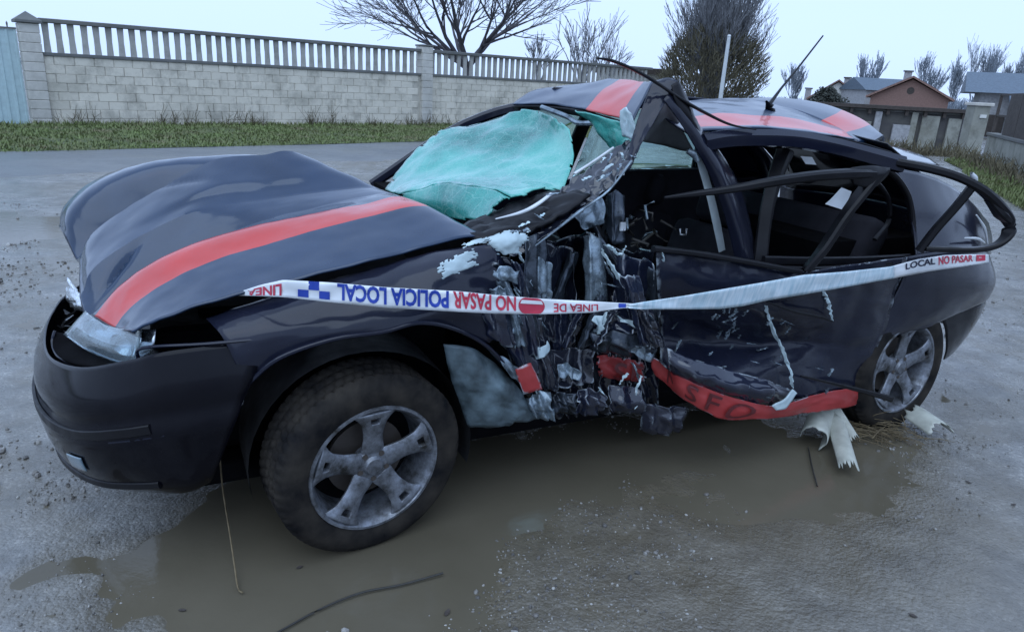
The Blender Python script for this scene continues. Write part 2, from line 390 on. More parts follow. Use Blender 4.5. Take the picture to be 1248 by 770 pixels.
def sweep(name, pts, prof, mat, parent=None, up_hint=(0, 0, 1), n=None, closed_prof=True, scale=None, caps=True, twist=None):
    """sweep a 2-D profile (list of (a,b)) along a smooth path"""
    A = np.array([tuple(p) for p in pts], float)
    n = n or max(2, (len(A)-1)*5)
    T = [cr(A, i*(len(A)-1)/n) for i in range(n+1)]
    T = np.array(T); V = []; m = len(prof); uh = np.array(up_hint, float)
    for i in range(n+1):
        t = T[min(i+1, n)]-T[max(i-1, 0)]; t /= max(np.linalg.norm(t), 1e-9)
        s = np.cross(t, uh); 
        if np.linalg.norm(s) < 1e-4: s = np.cross(t, (1, 0, 0))
        s /= np.linalg.norm(s); b = np.cross(s, t)
        k = 1.0 if scale is None else float(np.interp(i/n, np.linspace(0, 1, len(scale)), scale))
        for a, c in prof: V.append(T[i]+(s*a+b*c)*k)
    F = []
    for i in range(n):
        for j in range(m if closed_prof else m-1):
            F.append((i*m+j, i*m+(j+1) % m, (i+1)*m+(j+1) % m, (i+1)*m+j))
    if caps and closed_prof: F += [tuple(range(m))[::-1], tuple(n*m+j for j in range(m))]
    o = link(name, mesh(name, V, F), mat, parent); smooth_angle(o, 40); return o
def circ(r, m=8, ry=None): return [(r*math.cos(2*math.pi*i/m), (ry or r)*math.sin(2*math.pi*i/m)) for i in range(m)]
def rrect(a, b, c=.25):
    x, y = a/2, b/2; q = min(a, b)*c
    return [(x, -y+q), (x, y-q), (x-q, y), (-x+q, y), (-x, y-q), (-x, -y+q), (-x+q, -y), (x-q, -y)]
class MB:
    def __init__(s): s.V, s.F = [], []
    def box(s, lo, hi, M_=None):
        b = len(s.V); v = [Vector((x, y, z)) for z in (lo[2], hi[2]) for y in (lo[1], hi[1]) for x in (lo[0], hi[0])]
        s.V += [M_ @ q if M_ else q for q in v]
        s.F += [tuple(b+i for i in f) for f in ((0, 2, 3, 1), (4, 5, 7, 6), (0, 1, 5, 4), (2, 6, 7, 3), (0, 4, 6, 2), (1, 3, 7, 5))]; return s
    def poly(s, pts, d):
        """prism: polygon pts pushed by vector d"""
        b = len(s.V); n = len(pts); d = Vector(d); s.V += [Vector(p) for p in pts]+[Vector(p)+d for p in pts]
        s.F += [tuple(range(b, b+n)), tuple(range(b+2*n-1, b+n-1, -1))]+[(b+i, b+n+i, b+n+(i+1) % n, b+(i+1) % n) for i in range(n)]; return s
    def tube(s, pts, rad, m=5):
        b = len(s.V); n = len(pts)
        for i, p in enumerate(pts):
            p = Vector(p); t = Vector(pts[min(i+1, n-1)])-Vector(pts[max(i-1, 0)]); t.normalize()
            a = t.orthogonal().normalized(); c = t.cross(a); r = rad[i] if hasattr(rad, '__len__') else rad
            for j in range(m): s.V.append(p+a*(r*math.cos(6.2832*j/m))+c*(r*math.sin(6.2832*j/m)))
        for i in range(n-1):
            for j in range(m): s.F.append((b+i*m+j, b+i*m+(j+1) % m, b+(i+1)*m+(j+1) % m, b+(i+1)*m+j))
        return s
    def build(s, name, mat, parent=None, smooth=False, bevel=0):
        me = mesh(name, s.V, s.F)
        bm = bmesh.new(); bm.from_mesh(me); bmesh.ops.recalc_face_normals(bm, faces=bm.faces); bm.to_mesh(me); bm.free()
        o = link(name, me, mat, parent, smooth)
        if bevel:
            k_ = o.modifiers.new('bevel', 'BEVEL'); k_.width = bevel; k_.segments = 2; k_.limit_method = 'ANGLE'
        return o
def lathe(name, prof, mat, parent, seg=64, axis='Y', rmod=None):
    """prof: (radius, axial) pairs, turned about the local Y axis"""
    V, F = [], []; m = len(prof)
    for i in range(seg):
        a = 2*math.pi*i/seg
        for j, (r, y) in enumerate(prof):
            rr = r+(rmod(i, j, a, y) if rmod else 0)
            V.append((rr*math.cos(a), y, rr*math.sin(a)))
    for i in range(seg):
        for j in range(m-1): F.append((i*m+j, i*m+j+1, ((i+1) % seg)*m+j+1, ((i+1) % seg)*m+j))
    me = mesh(name, V, F)
    bm = bmesh.new(); bm.from_mesh(me); bmesh.ops.recalc_face_normals(bm, faces=bm.faces); bm.to_mesh(me); bm.free()
    o = link(name, me, mat, parent); smooth_angle(o, 40); return o

# ================================================================ SETTING
def sstep(a, b, x): t = max(0, min(1, (x-a)/(b-a))); return t*t*(3-2*t)
WATER = -0.006
car_dir = Vector((ex[0], ex[1]))
PUD = [(G(425, 700), .50, .36, .028), (G(350, 600), .42, .32, .022), (G(700, 560), 1.0, .30, .020), (G(1000, 570), .6, .28, .016), (G(60, 275), 1.6, .5, .03), (G(560, 610), .5, .22, .016)]
def ground_z(x, y):
    z = .007*noise.noise(Vector((x*1.3, y*1.3, 0)))+.007*noise.noise(Vector((x*4, y*4, 3)))+.0042*noise.noise(Vector((x*13, y*13, 5)))
    near = 1-sstep(14, 20, y); z *= near
    for c, a, b, dep in PUD:
        dx, dy = x-c.x, y-c.y
        u_ = dx*.9+dy*.44; w_ = -dx*.44+dy*.9
        q = ((u_/a)**2+(w_/b)**2)*(1+.75*noise.noise(Vector((x*1.9, y*1.9, 4)))+.4*noise.noise(Vector((x*6, y*6, 4))))
        if q < 4: z -= dep*math.exp(-q*1.2)*(1+.5*noise.noise(Vector((x*3, y*3, 9))))
    return z - .9*sstep(36, 60, y)
def axis_pts(fine_lo, fine_hi, step, lo, hi):
    a = list(np.arange(fine_lo, fine_hi, step)); s = step
    x = a[-1]
    while x < hi: s *= 1.22; x += s; a.append(x)
    x = a[0]; s = step; b = []
    while x > lo: s *= 1.22; x -= s; b.append(x)
    return b[::-1]+a
gx = axis_pts(-3.4, 4.2, .032, -400, 400); gy = axis_pts(.9, 6.0, .032, -60, 700)
V = [(x, y, ground_z(x, y)) for y in gy for x in gx]; n = len(gx)
F = [(j*n+i, j*n+i+1, (j+1)*n+i+1, (j+1)*n+i) for j in range(len(gy)-1) for i in range(n-1)]
tag(link('ground', mesh('ground', V, F), 'wet_ground'), kind='structure')
wv = [(-7, -1, WATER), (5, -1, WATER), (5, 9.5, WATER), (-7, 9.5, WATER)]
tag(link('puddle', mesh('puddle', wv, [(0, 1, 2, 3)]), 'puddle_water', smooth=False), kind='structure')

# wall line measured along the far side of the street
WA, WB = G(45, 155), G(516, 155); wt = (WB-WA).normalized(); wn = Vector((wt.y, -wt.x, 0))   # wn points to the street
WROT = math.atan2(wt.y, wt.x)
def wall_pt(s, out, z=0): return WA+wt*s+wn*out+Vector((0, 0, z))
# street: verge edge to near edge
ra, rb = G(0, 186), G(500, 173.5)
rdir = (rb-ra).normalized(); rn = Vector((rdir.y, -rdir.x, 0))
def road_pt(s, w): return ra+rdir*s+rn*w
V, F = [], []
ns = 60
for i in range(ns+1):
    s = -25+i*1.6
    j0 = .12*noise.noise(Vector((s*.6, 0, 0))); j1 = .35*noise.noise(Vector((s*.5, 7, 0)))
    for w in (0+j0, 1.2, 2.5+j1*.5, 3.6+j1*.3):
        p = road_pt(s, w); V.append((p.x, p.y, (.014 if w < 3 else -.03) - .9*sstep(36, 60, p.y)))
for i in range(ns):
    for k_ in range(3): F.append((i*4+k_, (i+1)*4+k_, (i+1)*4+k_+1, i*4+k_+1))
tag(link('road', mesh('road', V, F), 'asphalt'), kind='structure')
# verge of grass between street and wall
V, F = [], []
for i in range(61):
    s = -25+i*1.4
    e = road_pt(s, .1+.12*noise.noise(Vector((s*.6, 0, 0)))); 
    q = (e-WA).dot(wt); f_ = wall_pt(q, -.1)
    for k_ in range(5):
        p = e.lerp(f_, k_/4); V.append((p.x, p.y, .018+(.05*math.sin(k_/4*1.57))+.02*noise.noise(p)-.9*sstep(36, 60, p.y)))
for i in range(60):
    for k_ in range(4): F.append((i*5+k_, (i+1)*5+k_, (i+1)*5+k_+1, i*5+k_+1))
tag(link('verge', mesh('verge', V, F), 'soil'), kind='structure')
V, F = [], []
rg = random.Random(3)
for i in range(46000):
    s = rg.uniform(-4, 22) if i % 4 else rg.uniform(-2, 14); k_ = rg.random()
    e = road_pt(s, .1+.12*noise.noise(Vector((s*.6, 0, 0)))); q = (e-WA).dot(wt)
    p = e.lerp(wall_pt(q, .05), k_)
    dens = noise.noise(Vector((p.x*.9, p.y*.9, 2)))
    if dens < -.25 and rg.random() < .7: continue
    h = rg.uniform(.02, .065)*(2.0 if k_ > .88 else 1); a = rg.uniform(0, 6.28); w = .012+.012*rg.random(); ln = rg.uniform(.2, .8)*h
    z = .018+.05*math.sin(k_*1.57); b = len(V)
    V += [(p.x-w*math.cos(a), p.y-w*math.sin(a), z), (p.x+w*math.cos(a), p.y+w*math.sin(a), z), (p.x+ln*math.sin(a), p.y-ln*math.cos(a), z+h)]
    F.append((b, b+1, b+2))
tag(link('grass', mesh('grass', V, F), 'grass_blade', smooth=False), 'short patchy green grass on the verge below the wall', 'grass', kind='stuff')
# dry weeds along the foot of the wall
mb = MB(); rg = random.Random(5)
for i in range(420):
    s = rg.uniform(.3, 22); cl_ = noise.noise(Vector((s*.8, 4, 0)))
    if cl_ < -.05 and rg.random() < .75: continue
    p = wall_pt(s, rg.uniform(.1, .5)); h = rg.uniform(.12, .5)*(1+cl_)
    d_ = Vector((rg.uniform(-.5, .5), rg.uniform(-.5, .5), 1)).normalized()
    m1 = p+d_*h*.6; m2 = m1+(d_+Vector((rg.uniform(-.6, .6), rg.uniform(-.6, .6), .2))).normalized()*h*.5
    mb.tube([p, m1, m2], [.008, .006, .003], 3)
    for q in range(3):
        a = p.lerp(m1, rg.random()); mb.tube([a, a+Vector((rg.uniform(-.15, .15), rg.uniform(-.15, .15), rg.uniform(.05, .2)))], [.006, .002], 3)
tag(mb.build('dry_weeds', 'weed_dry'), 'dry brown weeds along the foot of the block wall', 'weeds', kind='stuff')

# ---- block wall with balustrade
def make_block(w):
    mb = MB(); mb.box((0, -.10, 0), (w, .10, .188)); me = mesh('block', mb.V, mb.F)
    bm = bmesh.new(); bm.from_mesh(me); bmesh.ops.recalc_face_normals(bm, faces=bm.faces)
    bmesh.ops.bevel(bm, geom=[e for e in bm.edges], offset=.008, segments=1, affect='EDGES'); bm.to_mesh(me); bm.free(); me.materials.append(MAT['block_face']); return me
BLK = make_block(.385); BLKH = make_block(.185)
mb = MB(); mb.poly([(-.065, -.03, 0), (.065, -.03, 0), (.055, -.03, .30), (.065, -.03, .62), (-.065, -.03, .62), (-.055, -.03, .30)], (0, .06, 0)); BAL = mesh('baluster', mb.V, mb.F); BAL.materials.append(MAT['baluster_stone'])
def wall_section(s0, s1, label, seed, tight=1.0):
    root = empty('block_wall', wall_pt(s0, 0), WROT); tag(root, label, 'wall', 'sections of the block wall')
    ln = s1-s0; rg = random.Random(seed)
    MB().box((0, -.085, 0), (ln, .085, 1.52)).build('mortar_core', 'mortar', root)
    z = 0.0; row = 0
    while z < 1.40:
        x = 0.0 if row % 2 == 0 else .2
        if row % 2: o = link('block', BLKH, None, root, False); o.location = (0, rg.uniform(-.004, .004), z)
        while x < ln-.3:
            o = link('block', BLK, None, root, False); o.location = (x, rg.uniform(-.006, .004), z+.006); x += .4
        z += .191; row += 1
    MB().box((0, -.13, 1.525), (ln, .13, 1.60)).build('ledge', 'coping', root, bevel=.01)
    x = .12
    while x < ln-.1:
        o = link('baluster', BAL, None, root, False); o.location = (x, rg.uniform(-.006, .006), 1.598); o.rotation_euler = (0, rg.uniform(-.012, .012), rg.uniform(-.04, .04)); x += .25
    MB().box((0, -.12, 2.21), (ln, .12, 2.30)).build('top_rail', 'coping', root, bevel=.015)
    return root
wall_section(.30, 10.20, 'long grey block wall with open balustrade beside the pale metal gate', 1)
wall_section(10.56, 21.2, 'further stretch of grey block wall running behind the wrecked car roof', 2)
def pillar(s, h, label, cap):
    root = empty('wall_pillar', wall_pt(s, 0), WROT); tag(root, label, 'pillar', 'pillars of the block wall')
    z = 0
    while z < h-.1:
        MB().box((-.19, -.19, z), (.19, .19, z+.19)).build('block', 'pillar_stone', root, bevel=.012); 
        z += .198
    MB().box((-.175, -.175, 0), (.175, .175, z-.02)).build('mortar_core', 'mortar', root)
    if cap:
        MB().box((-.25, -.25, z), (.25, .25, z+.06)).build('cap_slab', 'coping', root, bevel=.01)
        c = MB(); b = [(-.24, -.24, z+.061), (.24, -.24, z+.061), (.24, .24, z+.061), (-.24, .24, z+.061), (0, 0, z+.24)]
        c.V = [Vector(v) for v in b]; c.F = [(0, 1, 4), (1, 2, 4), (2, 3, 4), (3, 0, 4), (3, 2, 1, 0)]; c.build('cap_peak', 'coping', root)
    else: MB().box((-.21, -.21, z), (.21, .21, z+.05)).build('cap_slab', 'coping', root, bevel=.01)
pillar(.10, 2.22, 'capped block pillar between metal gate and wall', True)
pillar(10.38, 2.3, 'flat topped block pillar between the two wall stretches', False)
# pale corrugated gate
gate = empty('metal_gate', wall_pt(-.12, 0), WROT); tag(gate, 'pale turquoise corrugated metal gate at the left edge', 'gate')
for i in range(24):
    x = -.16-i*.16; m = MB(); m.poly([(x, 0, .06), (x+.10, 0, .06), (x+.115, -.018, .06), (x+.15, -.018, .06), (x+.16, 0, .06), (x+.16, .01, .06), (x, .01, .06)], (0, 0, 1.97)); m.build('sheet_rib', 'gate_sheet', gate)
MB().box((-3.9, -.03, 2.032), (0, .03, 2.07)).build('top_rail', 'coping', gate)
for i in range(14):
    x = -.15-i*.28; m = MB(); m.tube([(x, 0, 2.07), (x, 0, 2.15), (x, 0, 2.19)], [.012, .02, .001], 6); m.build('finial', 'coping', gate)

# ---- trees: tapered branching tubes
def grow(mb, tw, p, d, ln, rad, depth, rg, spread=.5, up_=.12, kids=(2, 4), twig_depth=2, minr=.008):
    n_ = 4; pts = [p]; q = p.copy(); dd = d.copy()
    for i in range(n_):
        dd = (dd+Vector((rg.gauss(0, .10), rg.gauss(0, .10), rg.gauss(0, .07)+up_*.4))).normalized(); q = q+dd*(ln/n_); pts.append(q.copy())
    rads = [max(minr, rad*(1-.45*i/n_)) for i in range(n_+1)]
    (tw if depth <= twig_depth else mb).tube(pts, rads, 5 if depth > twig_depth else 3)
    if depth == 0: return
    for i in range(rg.randint(*kids)):
        t = rg.uniform(.35, 1.0); k_ = min(int(t*n_), n_-1); b = pts[k_].lerp(pts[k_+1], t*n_-k_)
        side = Vector((rg.gauss(0, 1), rg.gauss(0, 1), rg.gauss(0, .6))).normalized()
        nd = (dd+side*spread*rg.uniform(.6, 1.4)+Vector((0, 0, up_))).normalized()
        grow(mb, tw, b, nd, ln*rg.uniform(.55, .85), rads[k_]*.62, depth-1, rg, spread, up_, kids, twig_depth, minr)
    grow(mb, tw, pts[-1], dd, ln*.75, rads[-1]*.9, depth-1, rg, spread, up_, kids, twig_depth, minr)
def tree(name, label, base, stems, h, rad, depth, seed, mat='bark', spread=.5, up_=.1, kids=(2, 3), fork=1.0, lean=.5, group=None, minr=.008, crownmat=None, bias=(0, 0), fill=.5):
    root = empty(name, base); tag(root, label, 'tree', group)
    rg = random.Random(seed); mb, tw = MB(), MB()
    mb.tube([Vector((0, 0, -.3)), Vector((0, 0, fork*.5)), Vector((0.02, 0, fork))], [rad*1.5, rad*1.2, rad*1.05], 8)
    for i in range(stems):
        a = 6.283*i/stems+rg.uniform(-.4, .4); l_ = lean*rg.uniform(fill, 1.2)
        d = Vector((math.cos(a)*l_+bias[0], math.sin(a)*l_+bias[1], 1)).normalized()
        grow(mb, tw, Vector((0, 0, fork-.05)), d, h*rg.uniform(.30, .42), rad*rg.uniform(.5, .8), depth, rg, spread, up_, kids, 2, minr)
    mb.build('trunk', mat, root, True); tw.build('crown', crownmat or mat, root)
    return root
b = D(568, 118, 27.5); b.z = 0
tree('walnut_tree', 'large bare spreading tree behind the block wall', b, 10, 5.6, .15, 4, 11, spread=.66, up_=.05, fork=1.9, lean=1.35, kids=(2, 3), minr=.008, bias=(-.35, 0))
b = D(707, 100, 38); b.z = 0
tree('young_tree', 'small bare upright tree over the wall beside the bigger tree', b, 6, 4.3, .10, 3, 5, mat='bark_pale', spread=.45, fork=1.2, lean=.5, group='small bare trees beyond the wall', minr=.012)
b = D(655, 100, 40); b.z = 0
tree('young_tree', 'slim bare shrub tree rising just right of the big bare tree', b, 4, 3.0, .07, 3, 9, mat='bark_pale', spread=.4, fork=1.2, lean=.35, group='small bare trees beyond the wall', minr=.012)
b = D(738, 100, 40); b.z = 0
tree('young_tree', 'small bare tree half hidden by the loose black roof trim', b, 4, 3.2, .07, 3, 14, mat='bark_pale', spread=.4, fork=1.2, lean=.3, group='small bare trees beyond the wall', minr=.012)
b = D(862, 128, 44); b.z = -.3
T = tree('bushy_tree', 'tall dense bare tree with brown ivy clad lower half behind the car', b, 22, 7.0, .17, 4, 21, mat='bark_pale', spread=.46, up_=.14, fork=.6, lean=.40, kids=(2, 4), minr=.013, fill=.05)
# ivy and brown leaves clinging to its lower half
iv_ = MB(); rg = random.Random(8)
for i in range(6500):
    z = rg.uniform(0, 1)**.9*5.2; rr = (1.6+1.5*math.sin(min(1, z/3.0)*1.57))*(1 if z < 3.4 else 1-(z-3.4)/2.6); a = rg.uniform(0, 6.28); r_ = rr*math.sqrt(rg.uniform(.2, 1))*(1+.3*noise.noise(Vector((a*1.5, z*.8, 1))))
    p = Vector((r_*math.cos(a), r_*math.sin(a), z)); d_ = (Vector((p.x*.25, p.y*.25, 1))+Vector((rg.gauss(0, .35), rg.gauss(0, .35), 0))).normalized()*rg.uniform(.25, .7)
    iv_.tube([p, p+d_*.6+Vector((rg.gauss(0, .05), rg.gauss(0, .05), 0)), p+d_], [.022, .018, .006], 3)
iv_.build('ivy', 'twig_mass', T)
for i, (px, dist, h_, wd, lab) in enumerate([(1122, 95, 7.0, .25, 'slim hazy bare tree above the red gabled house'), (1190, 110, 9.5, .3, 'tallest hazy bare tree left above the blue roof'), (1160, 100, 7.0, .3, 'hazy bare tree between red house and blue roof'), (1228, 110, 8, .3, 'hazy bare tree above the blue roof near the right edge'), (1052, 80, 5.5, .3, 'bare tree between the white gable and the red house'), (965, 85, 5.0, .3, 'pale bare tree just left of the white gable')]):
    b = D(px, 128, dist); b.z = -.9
    tree('distant_tree', lab, b, 5, h_, .14, 4, 40+i, mat='bark_hazed', spread=.38, up_=.25, fork=1.0, lean=wd, kids=(2, 3), group='hazy trees behind the houses', minr=.020)
# ---- lamp post
pole = empty('lamp_post', D(877, 128, 34)*1.0); pole.location.z = -.2; tag(pole, 'plain pale concrete post standing before the bushy tree', 'post')
m = MB(); m.tube([(0, 0, 0), (0, 0, 2.0), (.02, 0, 4.05)], [.10, .09, .075], 10); m.build('shaft', 'lamp_post', pole, True)
m = MB(); m.tube([(0.02, 0, 4.05), (.02, 0, 4.12)], [.09, .05], 10); m.build('cap', 'lamp_post', pole, True)

# ---- houses down the lane (right)
def gable_house(name, label, px0, px1, apex_px, eave_y, apex_y, dist, depth, wallm, roofm, over=.35):
    a = D(px0, eave_y, dist); b = D(px1, eave_y, dist); c = D(apex_px, apex_y, dist)
    root = empty(name, ((a.x+b.x)/2, dist, -.9), -math.atan2((a.x+b.x)/2, dist)); tag(root, label, 'house')
    hw = (b.x-a.x)/2*math.cos(math.atan2((a.x+b.x)/2, dist))*1.08; ze = (a.z+b.z)/2+.9; zp = c.z+.9
    m = MB(); m.poly([(-hw+over, 0, 0), (hw-over, 0, 0), (hw-over, 0, ze+.05), (0, 0, zp-.12), (-hw+over, 0, ze+.05)], (0, depth, 0)); m.build('wall', wallm, root)
    for sgn in (-1, 1):
        m = MB(); m.poly([(sgn*hw, -.4, ze-.1), (0, -.4, zp), (0, -.4, zp+.16), (sgn*(hw+.05), -.4, ze+.04)], (0, depth+.8, 0)); m.build('roof_slope', roofm, root)
    return root, hw, ze, zp
red, hw, ze, zp = gable_house('red_house', 'low red gabled house with wide eaves and chimney', 1058, 1158, 1110, 120, 95, 62, 9, 'house_red', 'roof_brown')
m = MB(); m.box((-.75, 3.0, zp-.7), (-.15, 3.6, zp+.55)); ch = m.build('chimney', 'house_grey', red); MB().box((-.85, 2.9, zp+.56), (-.05, 3.7, zp+.66)).build('chimney_cap', 'coping', ch)
m = MB(); m.tube([(0, -.02, zp-1.0), (0, .02, zp-1.0)], [.28, .28], 14); m.F.append(tuple(range(14))); m.build('round_vent', 'wood_dark', red)
gh = empty('grey_house', D(1082, 120, 74)); gh.location.z = -.9; tag(gh, 'grey house with slate roof partly hidden behind the red gable', 'house')
z1 = D(1080, 111, 74).z+.9; z2 = D(1080, 95, 74).z+.9
m = MB(); m.box((-2.2, 0, 0), (3, 6, z1)); m.build('wall', 'house_grey', gh); m = MB(); m.poly([(-2.4, -.3, z1), (-2.4, 3, z2), (-2.4, 6.3, z1)], (5.6, 0, 0)); m.build('roof', 'roof_slate', gh)
wh, hw2, ze2, zp2 = gable_house('white_house', 'white gabled house with two chimneys beyond a dark hedge', 985, 1052, 1024, 122, 99, 80, 9, 'house_white', 'roof_brown')
for dx in (-2.9, .8, 2.4):
    zc = zp2-.6*abs(dx)+.1; m = MB(); m.box((dx-.3, 2, zc-1.2), (dx+.3, 2.6, zc+.7)); ch = m.build('chimney', 'house_grey', wh); MB().box((dx-.4, 1.9, zc+.72), (dx+.4, 2.7, zc+.85)).build('chimney_cap', 'wood_dark', ch)
# slate roofed house at the right edge
o0 = D(1196, 113, 40); bh = empty('slate_house', (o0.x, 40, -.9), -math.atan2(o0.x, 40)*.9); tag(bh, 'house with broad blue grey slate roof at the right edge', 'house')
ze3 = D(1200, 112, 40).z+.9; zr3 = D(1200, 88, 40).z+.9
MB().box((0, 0, 0), (7, 6, ze3)).build('wall', 'house_grey', bh)
m = MB(); m.poly([(-.75, -.5, ze3-.05), (-.75, 3, zr3+.1), (-.75, 6.5, ze3-.05)], (8.5, 0, 0)); m.build('roof', 'roof_slate', bh)
m = MB(); m.poly([(1.2, -2.3, ze3-.55), (1.2, .3, ze3+.18), (1.2, .3, ze3+.05), (1.2, -2.3, ze3-.68)], (7, 0, 0)); m.build('porch_roof', 'roof_slate', bh)
for x in (1.4, 3.4): MB().box((x, -2.1, 0), (x+.18, -1.92, ze3-.62)).build('porch_post', 'lamp_post', bh)
MB().box((.5, -.06, .9), (1.3, -.003, 2.0)).build('window', 'wood_dark', bh); MB().box((2.2, -.06, .9), (3.4, -.003, 2.1)).build('window', 'wood_dark', bh)
# garden walls
def garden_wall(name, label, p, q, h, mat, t=.2, z0=-.5):
    p, q = Vector((p.x, p.y, 0)), Vector((q.x, q.y, 0)); root = empty(name, (p.x, p.y, z0), math.atan2((q-p).y, (q-p).x)); tag(root, label, 'wall')
    ln = (q-p).length; MB().box((0, 0, 0), (ln, t, h-z0)).build('wall_body', mat, root, bevel=.02); MB().box((-.02, -.04, h-z0+.003), (ln, t+.04, h-z0+.08)).build('coping', 'coping', root, bevel=.01); return root, ln
gw, ln = garden_wall('garden_wall', 'low mossy rendered garden wall running in from the right edge', G(1196, 196), G(1196, 196).lerp(G(1262, 226), 1.9), .72, 'old_render')
for i in range(9): MB().box((ln*i/8.3, .07, 1.3), (ln*i/4.3+.07, .14, 2.35)).build('railing_post', 'wood_dark', gw)
for z in (1.75, 2.3): MB().box((0, .08, z), (ln, .12, z+.05)).build('rail', 'wood_dark', gw)
gp = empty('gate_pillar', G(1179, 189)); tag(gp, 'pale square rendered gate pillar with paler cap beside the garden wall', 'pillar')
gd = gp.location.y; s_ = gd/880*.97
MB().box((-.24, -.24, -.2), (.24, .24, 1.5))\
    .build('shaft', 'old_render', gp, bevel=.02); MB().box((-.30, -.30, 1.503), (.30, .30, 1.6)).build('cap', 'pillar_stone', gp, bevel=.02)
g2 = D(1180, 140, gd-.34); MB().box((-.06, -.28, 1.15), (.14, -.243, 1.25)).build('number_plate', 'house_white', gp)
dw, ln = garden_wall('boundary_wall', 'dark boundary wall with pale panels below the red house', G(985, 172), G(1166, 184), 1.15, 'dark_render', z0=-.3)
for i, (f0, w_, h_, mt) in enumerate([(.10, .35, 1.2, 'house_grey'), (.30, .5, 1.0, 'old_render'), (.42, .22, 1.35, 'house_grey'), (.55, .55, .95, 'house_grey'), (.66, .2, 1.4, 'old_render'), (.73, .55, 1.3, 'old_render'), (.9, .4, 1.25, 'old_render')]):
    MB().box((ln*f0, -.12, 0), (ln*f0+w_, -.004, h_+.1)).build('panel', mt, dw, bevel=.02)
MB().box((0, -.25, 1.54), (ln, .45, 1.66)).build('lean_to_eave', 'wood_dark', dw)
MB().box((0, .25, 0), (ln, .3, 1.539)).build('back_boards', 'wood_dark', dw)
for i in range(9): MB().box((ln*i/8.2, -.18, 1.36), (ln*i/8.2+.10, -.06, 1.537)).build('bracket', 'wood_dark', dw)
# brown scrub along the lane
mb = MB(); rg = random.Random(15)
for i in range(1500):
    t = rg.random(); p = G(1000, 179).lerp(G(1176, 192), t) if i % 3 else G(1182, 196).lerp(G(1262, 232), t)
    p = p+Vector((rg.gauss(0, .25), rg.gauss(0, .35), 0)); h = rg.uniform(.1, .5)*(1+.6*noise.noise(Vector((p.x, p.y, 0)))); d_ = Vector((rg.gauss(0, .4), rg.gauss(0, .4), 1)).normalized()*h
    mb.tube([p, p+d_*.6, p+d_+Vector((rg.gauss(0, .05), 0, 0))], [.014, .010, .004], 3)
tag(mb.build('scrub', 'weed_dry'), 'brown scrub growing along the foot of the lane walls', 'scrub', kind='stuff')
# hedge
V, F = [], []; rg = random.Random(12); hb = D(1005, 140, 52)
for i in range(9000):
    a = rg.uniform(0, 6.28); e = rg.uniform(0, 1.57); r_ = rg.uniform(.75, 1)*(1+.2*noise.noise(Vector((a, e*2, 0))))
    p = Vector((1.9*r_*math.cos(a)*math.cos(e), 1.3*r_*math.sin(a)*math.cos(e), 3.0*r_*math.sin(e))); s_ = rg.uniform(.05, .12); u_ = Vector((rg.gauss(0, 1), rg.gauss(0, 1), rg.gauss(0, 1))).normalized(); w_ = u_.orthogonal().normalized(); bb = len(V)
    V += [p-u_*s_, p+w_*s_*.7, p+u_*s_, p-w_*s_*.7]; F.append((bb, bb+1, bb+2, bb+3))
hd = empty('hedge_bush', (hb.x, hb.y, -.9)); tag(hd, 'big dark rounded bush before the white gable', 'bush'); link('foliage', mesh('foliage', V, F), 'hedge_leaf', hd, False)
m = MB(); m.tube([(0, 0, 0), (0, 0, 1.5)], [.12, .06], 6); m.build('stem', 'bark', hd)
# grass strip below the right hand wall
pa = [G(1178, 194), G(1270, 235), G(1275, 275), G(1205, 222), G(1150, 196)]
tag(link('grass_strip', mesh('grass_strip', [(p.x, p.y, .012) for p in pa], [tuple(range(5))]), 'soil', smooth=False), kind='structure')
V, F = [], []; rg = random.Random(31)
for i in range(9000):
    f_, g_ = rg.random(), rg.random(); p = (pa[0].lerp(pa[1], f_)).lerp(pa[4].lerp(pa[2], f_) if f_ > .3 else pa[4].lerp(pa[3], f_/.3), g_)
    h = rg.uniform(.03, .12); a = rg.uniform(0, 6.28); w = .015; bb = len(V)
    V += [(p.x-w*math.cos(a), p.y-w*math.sin(a), .01), (p.x+w*math.cos(a), p.y+w*math.sin(a), .01), (p.x+.5*h*math.sin(a), p.y-.5*h*math.cos(a), .01+h)]; F.append((bb, bb+1, bb+2))
tag(link('grass', mesh('grass', V, F), 'grass_blade', smooth=False), 'rough grass strip below the garden wall at right', 'grass', kind='stuff')
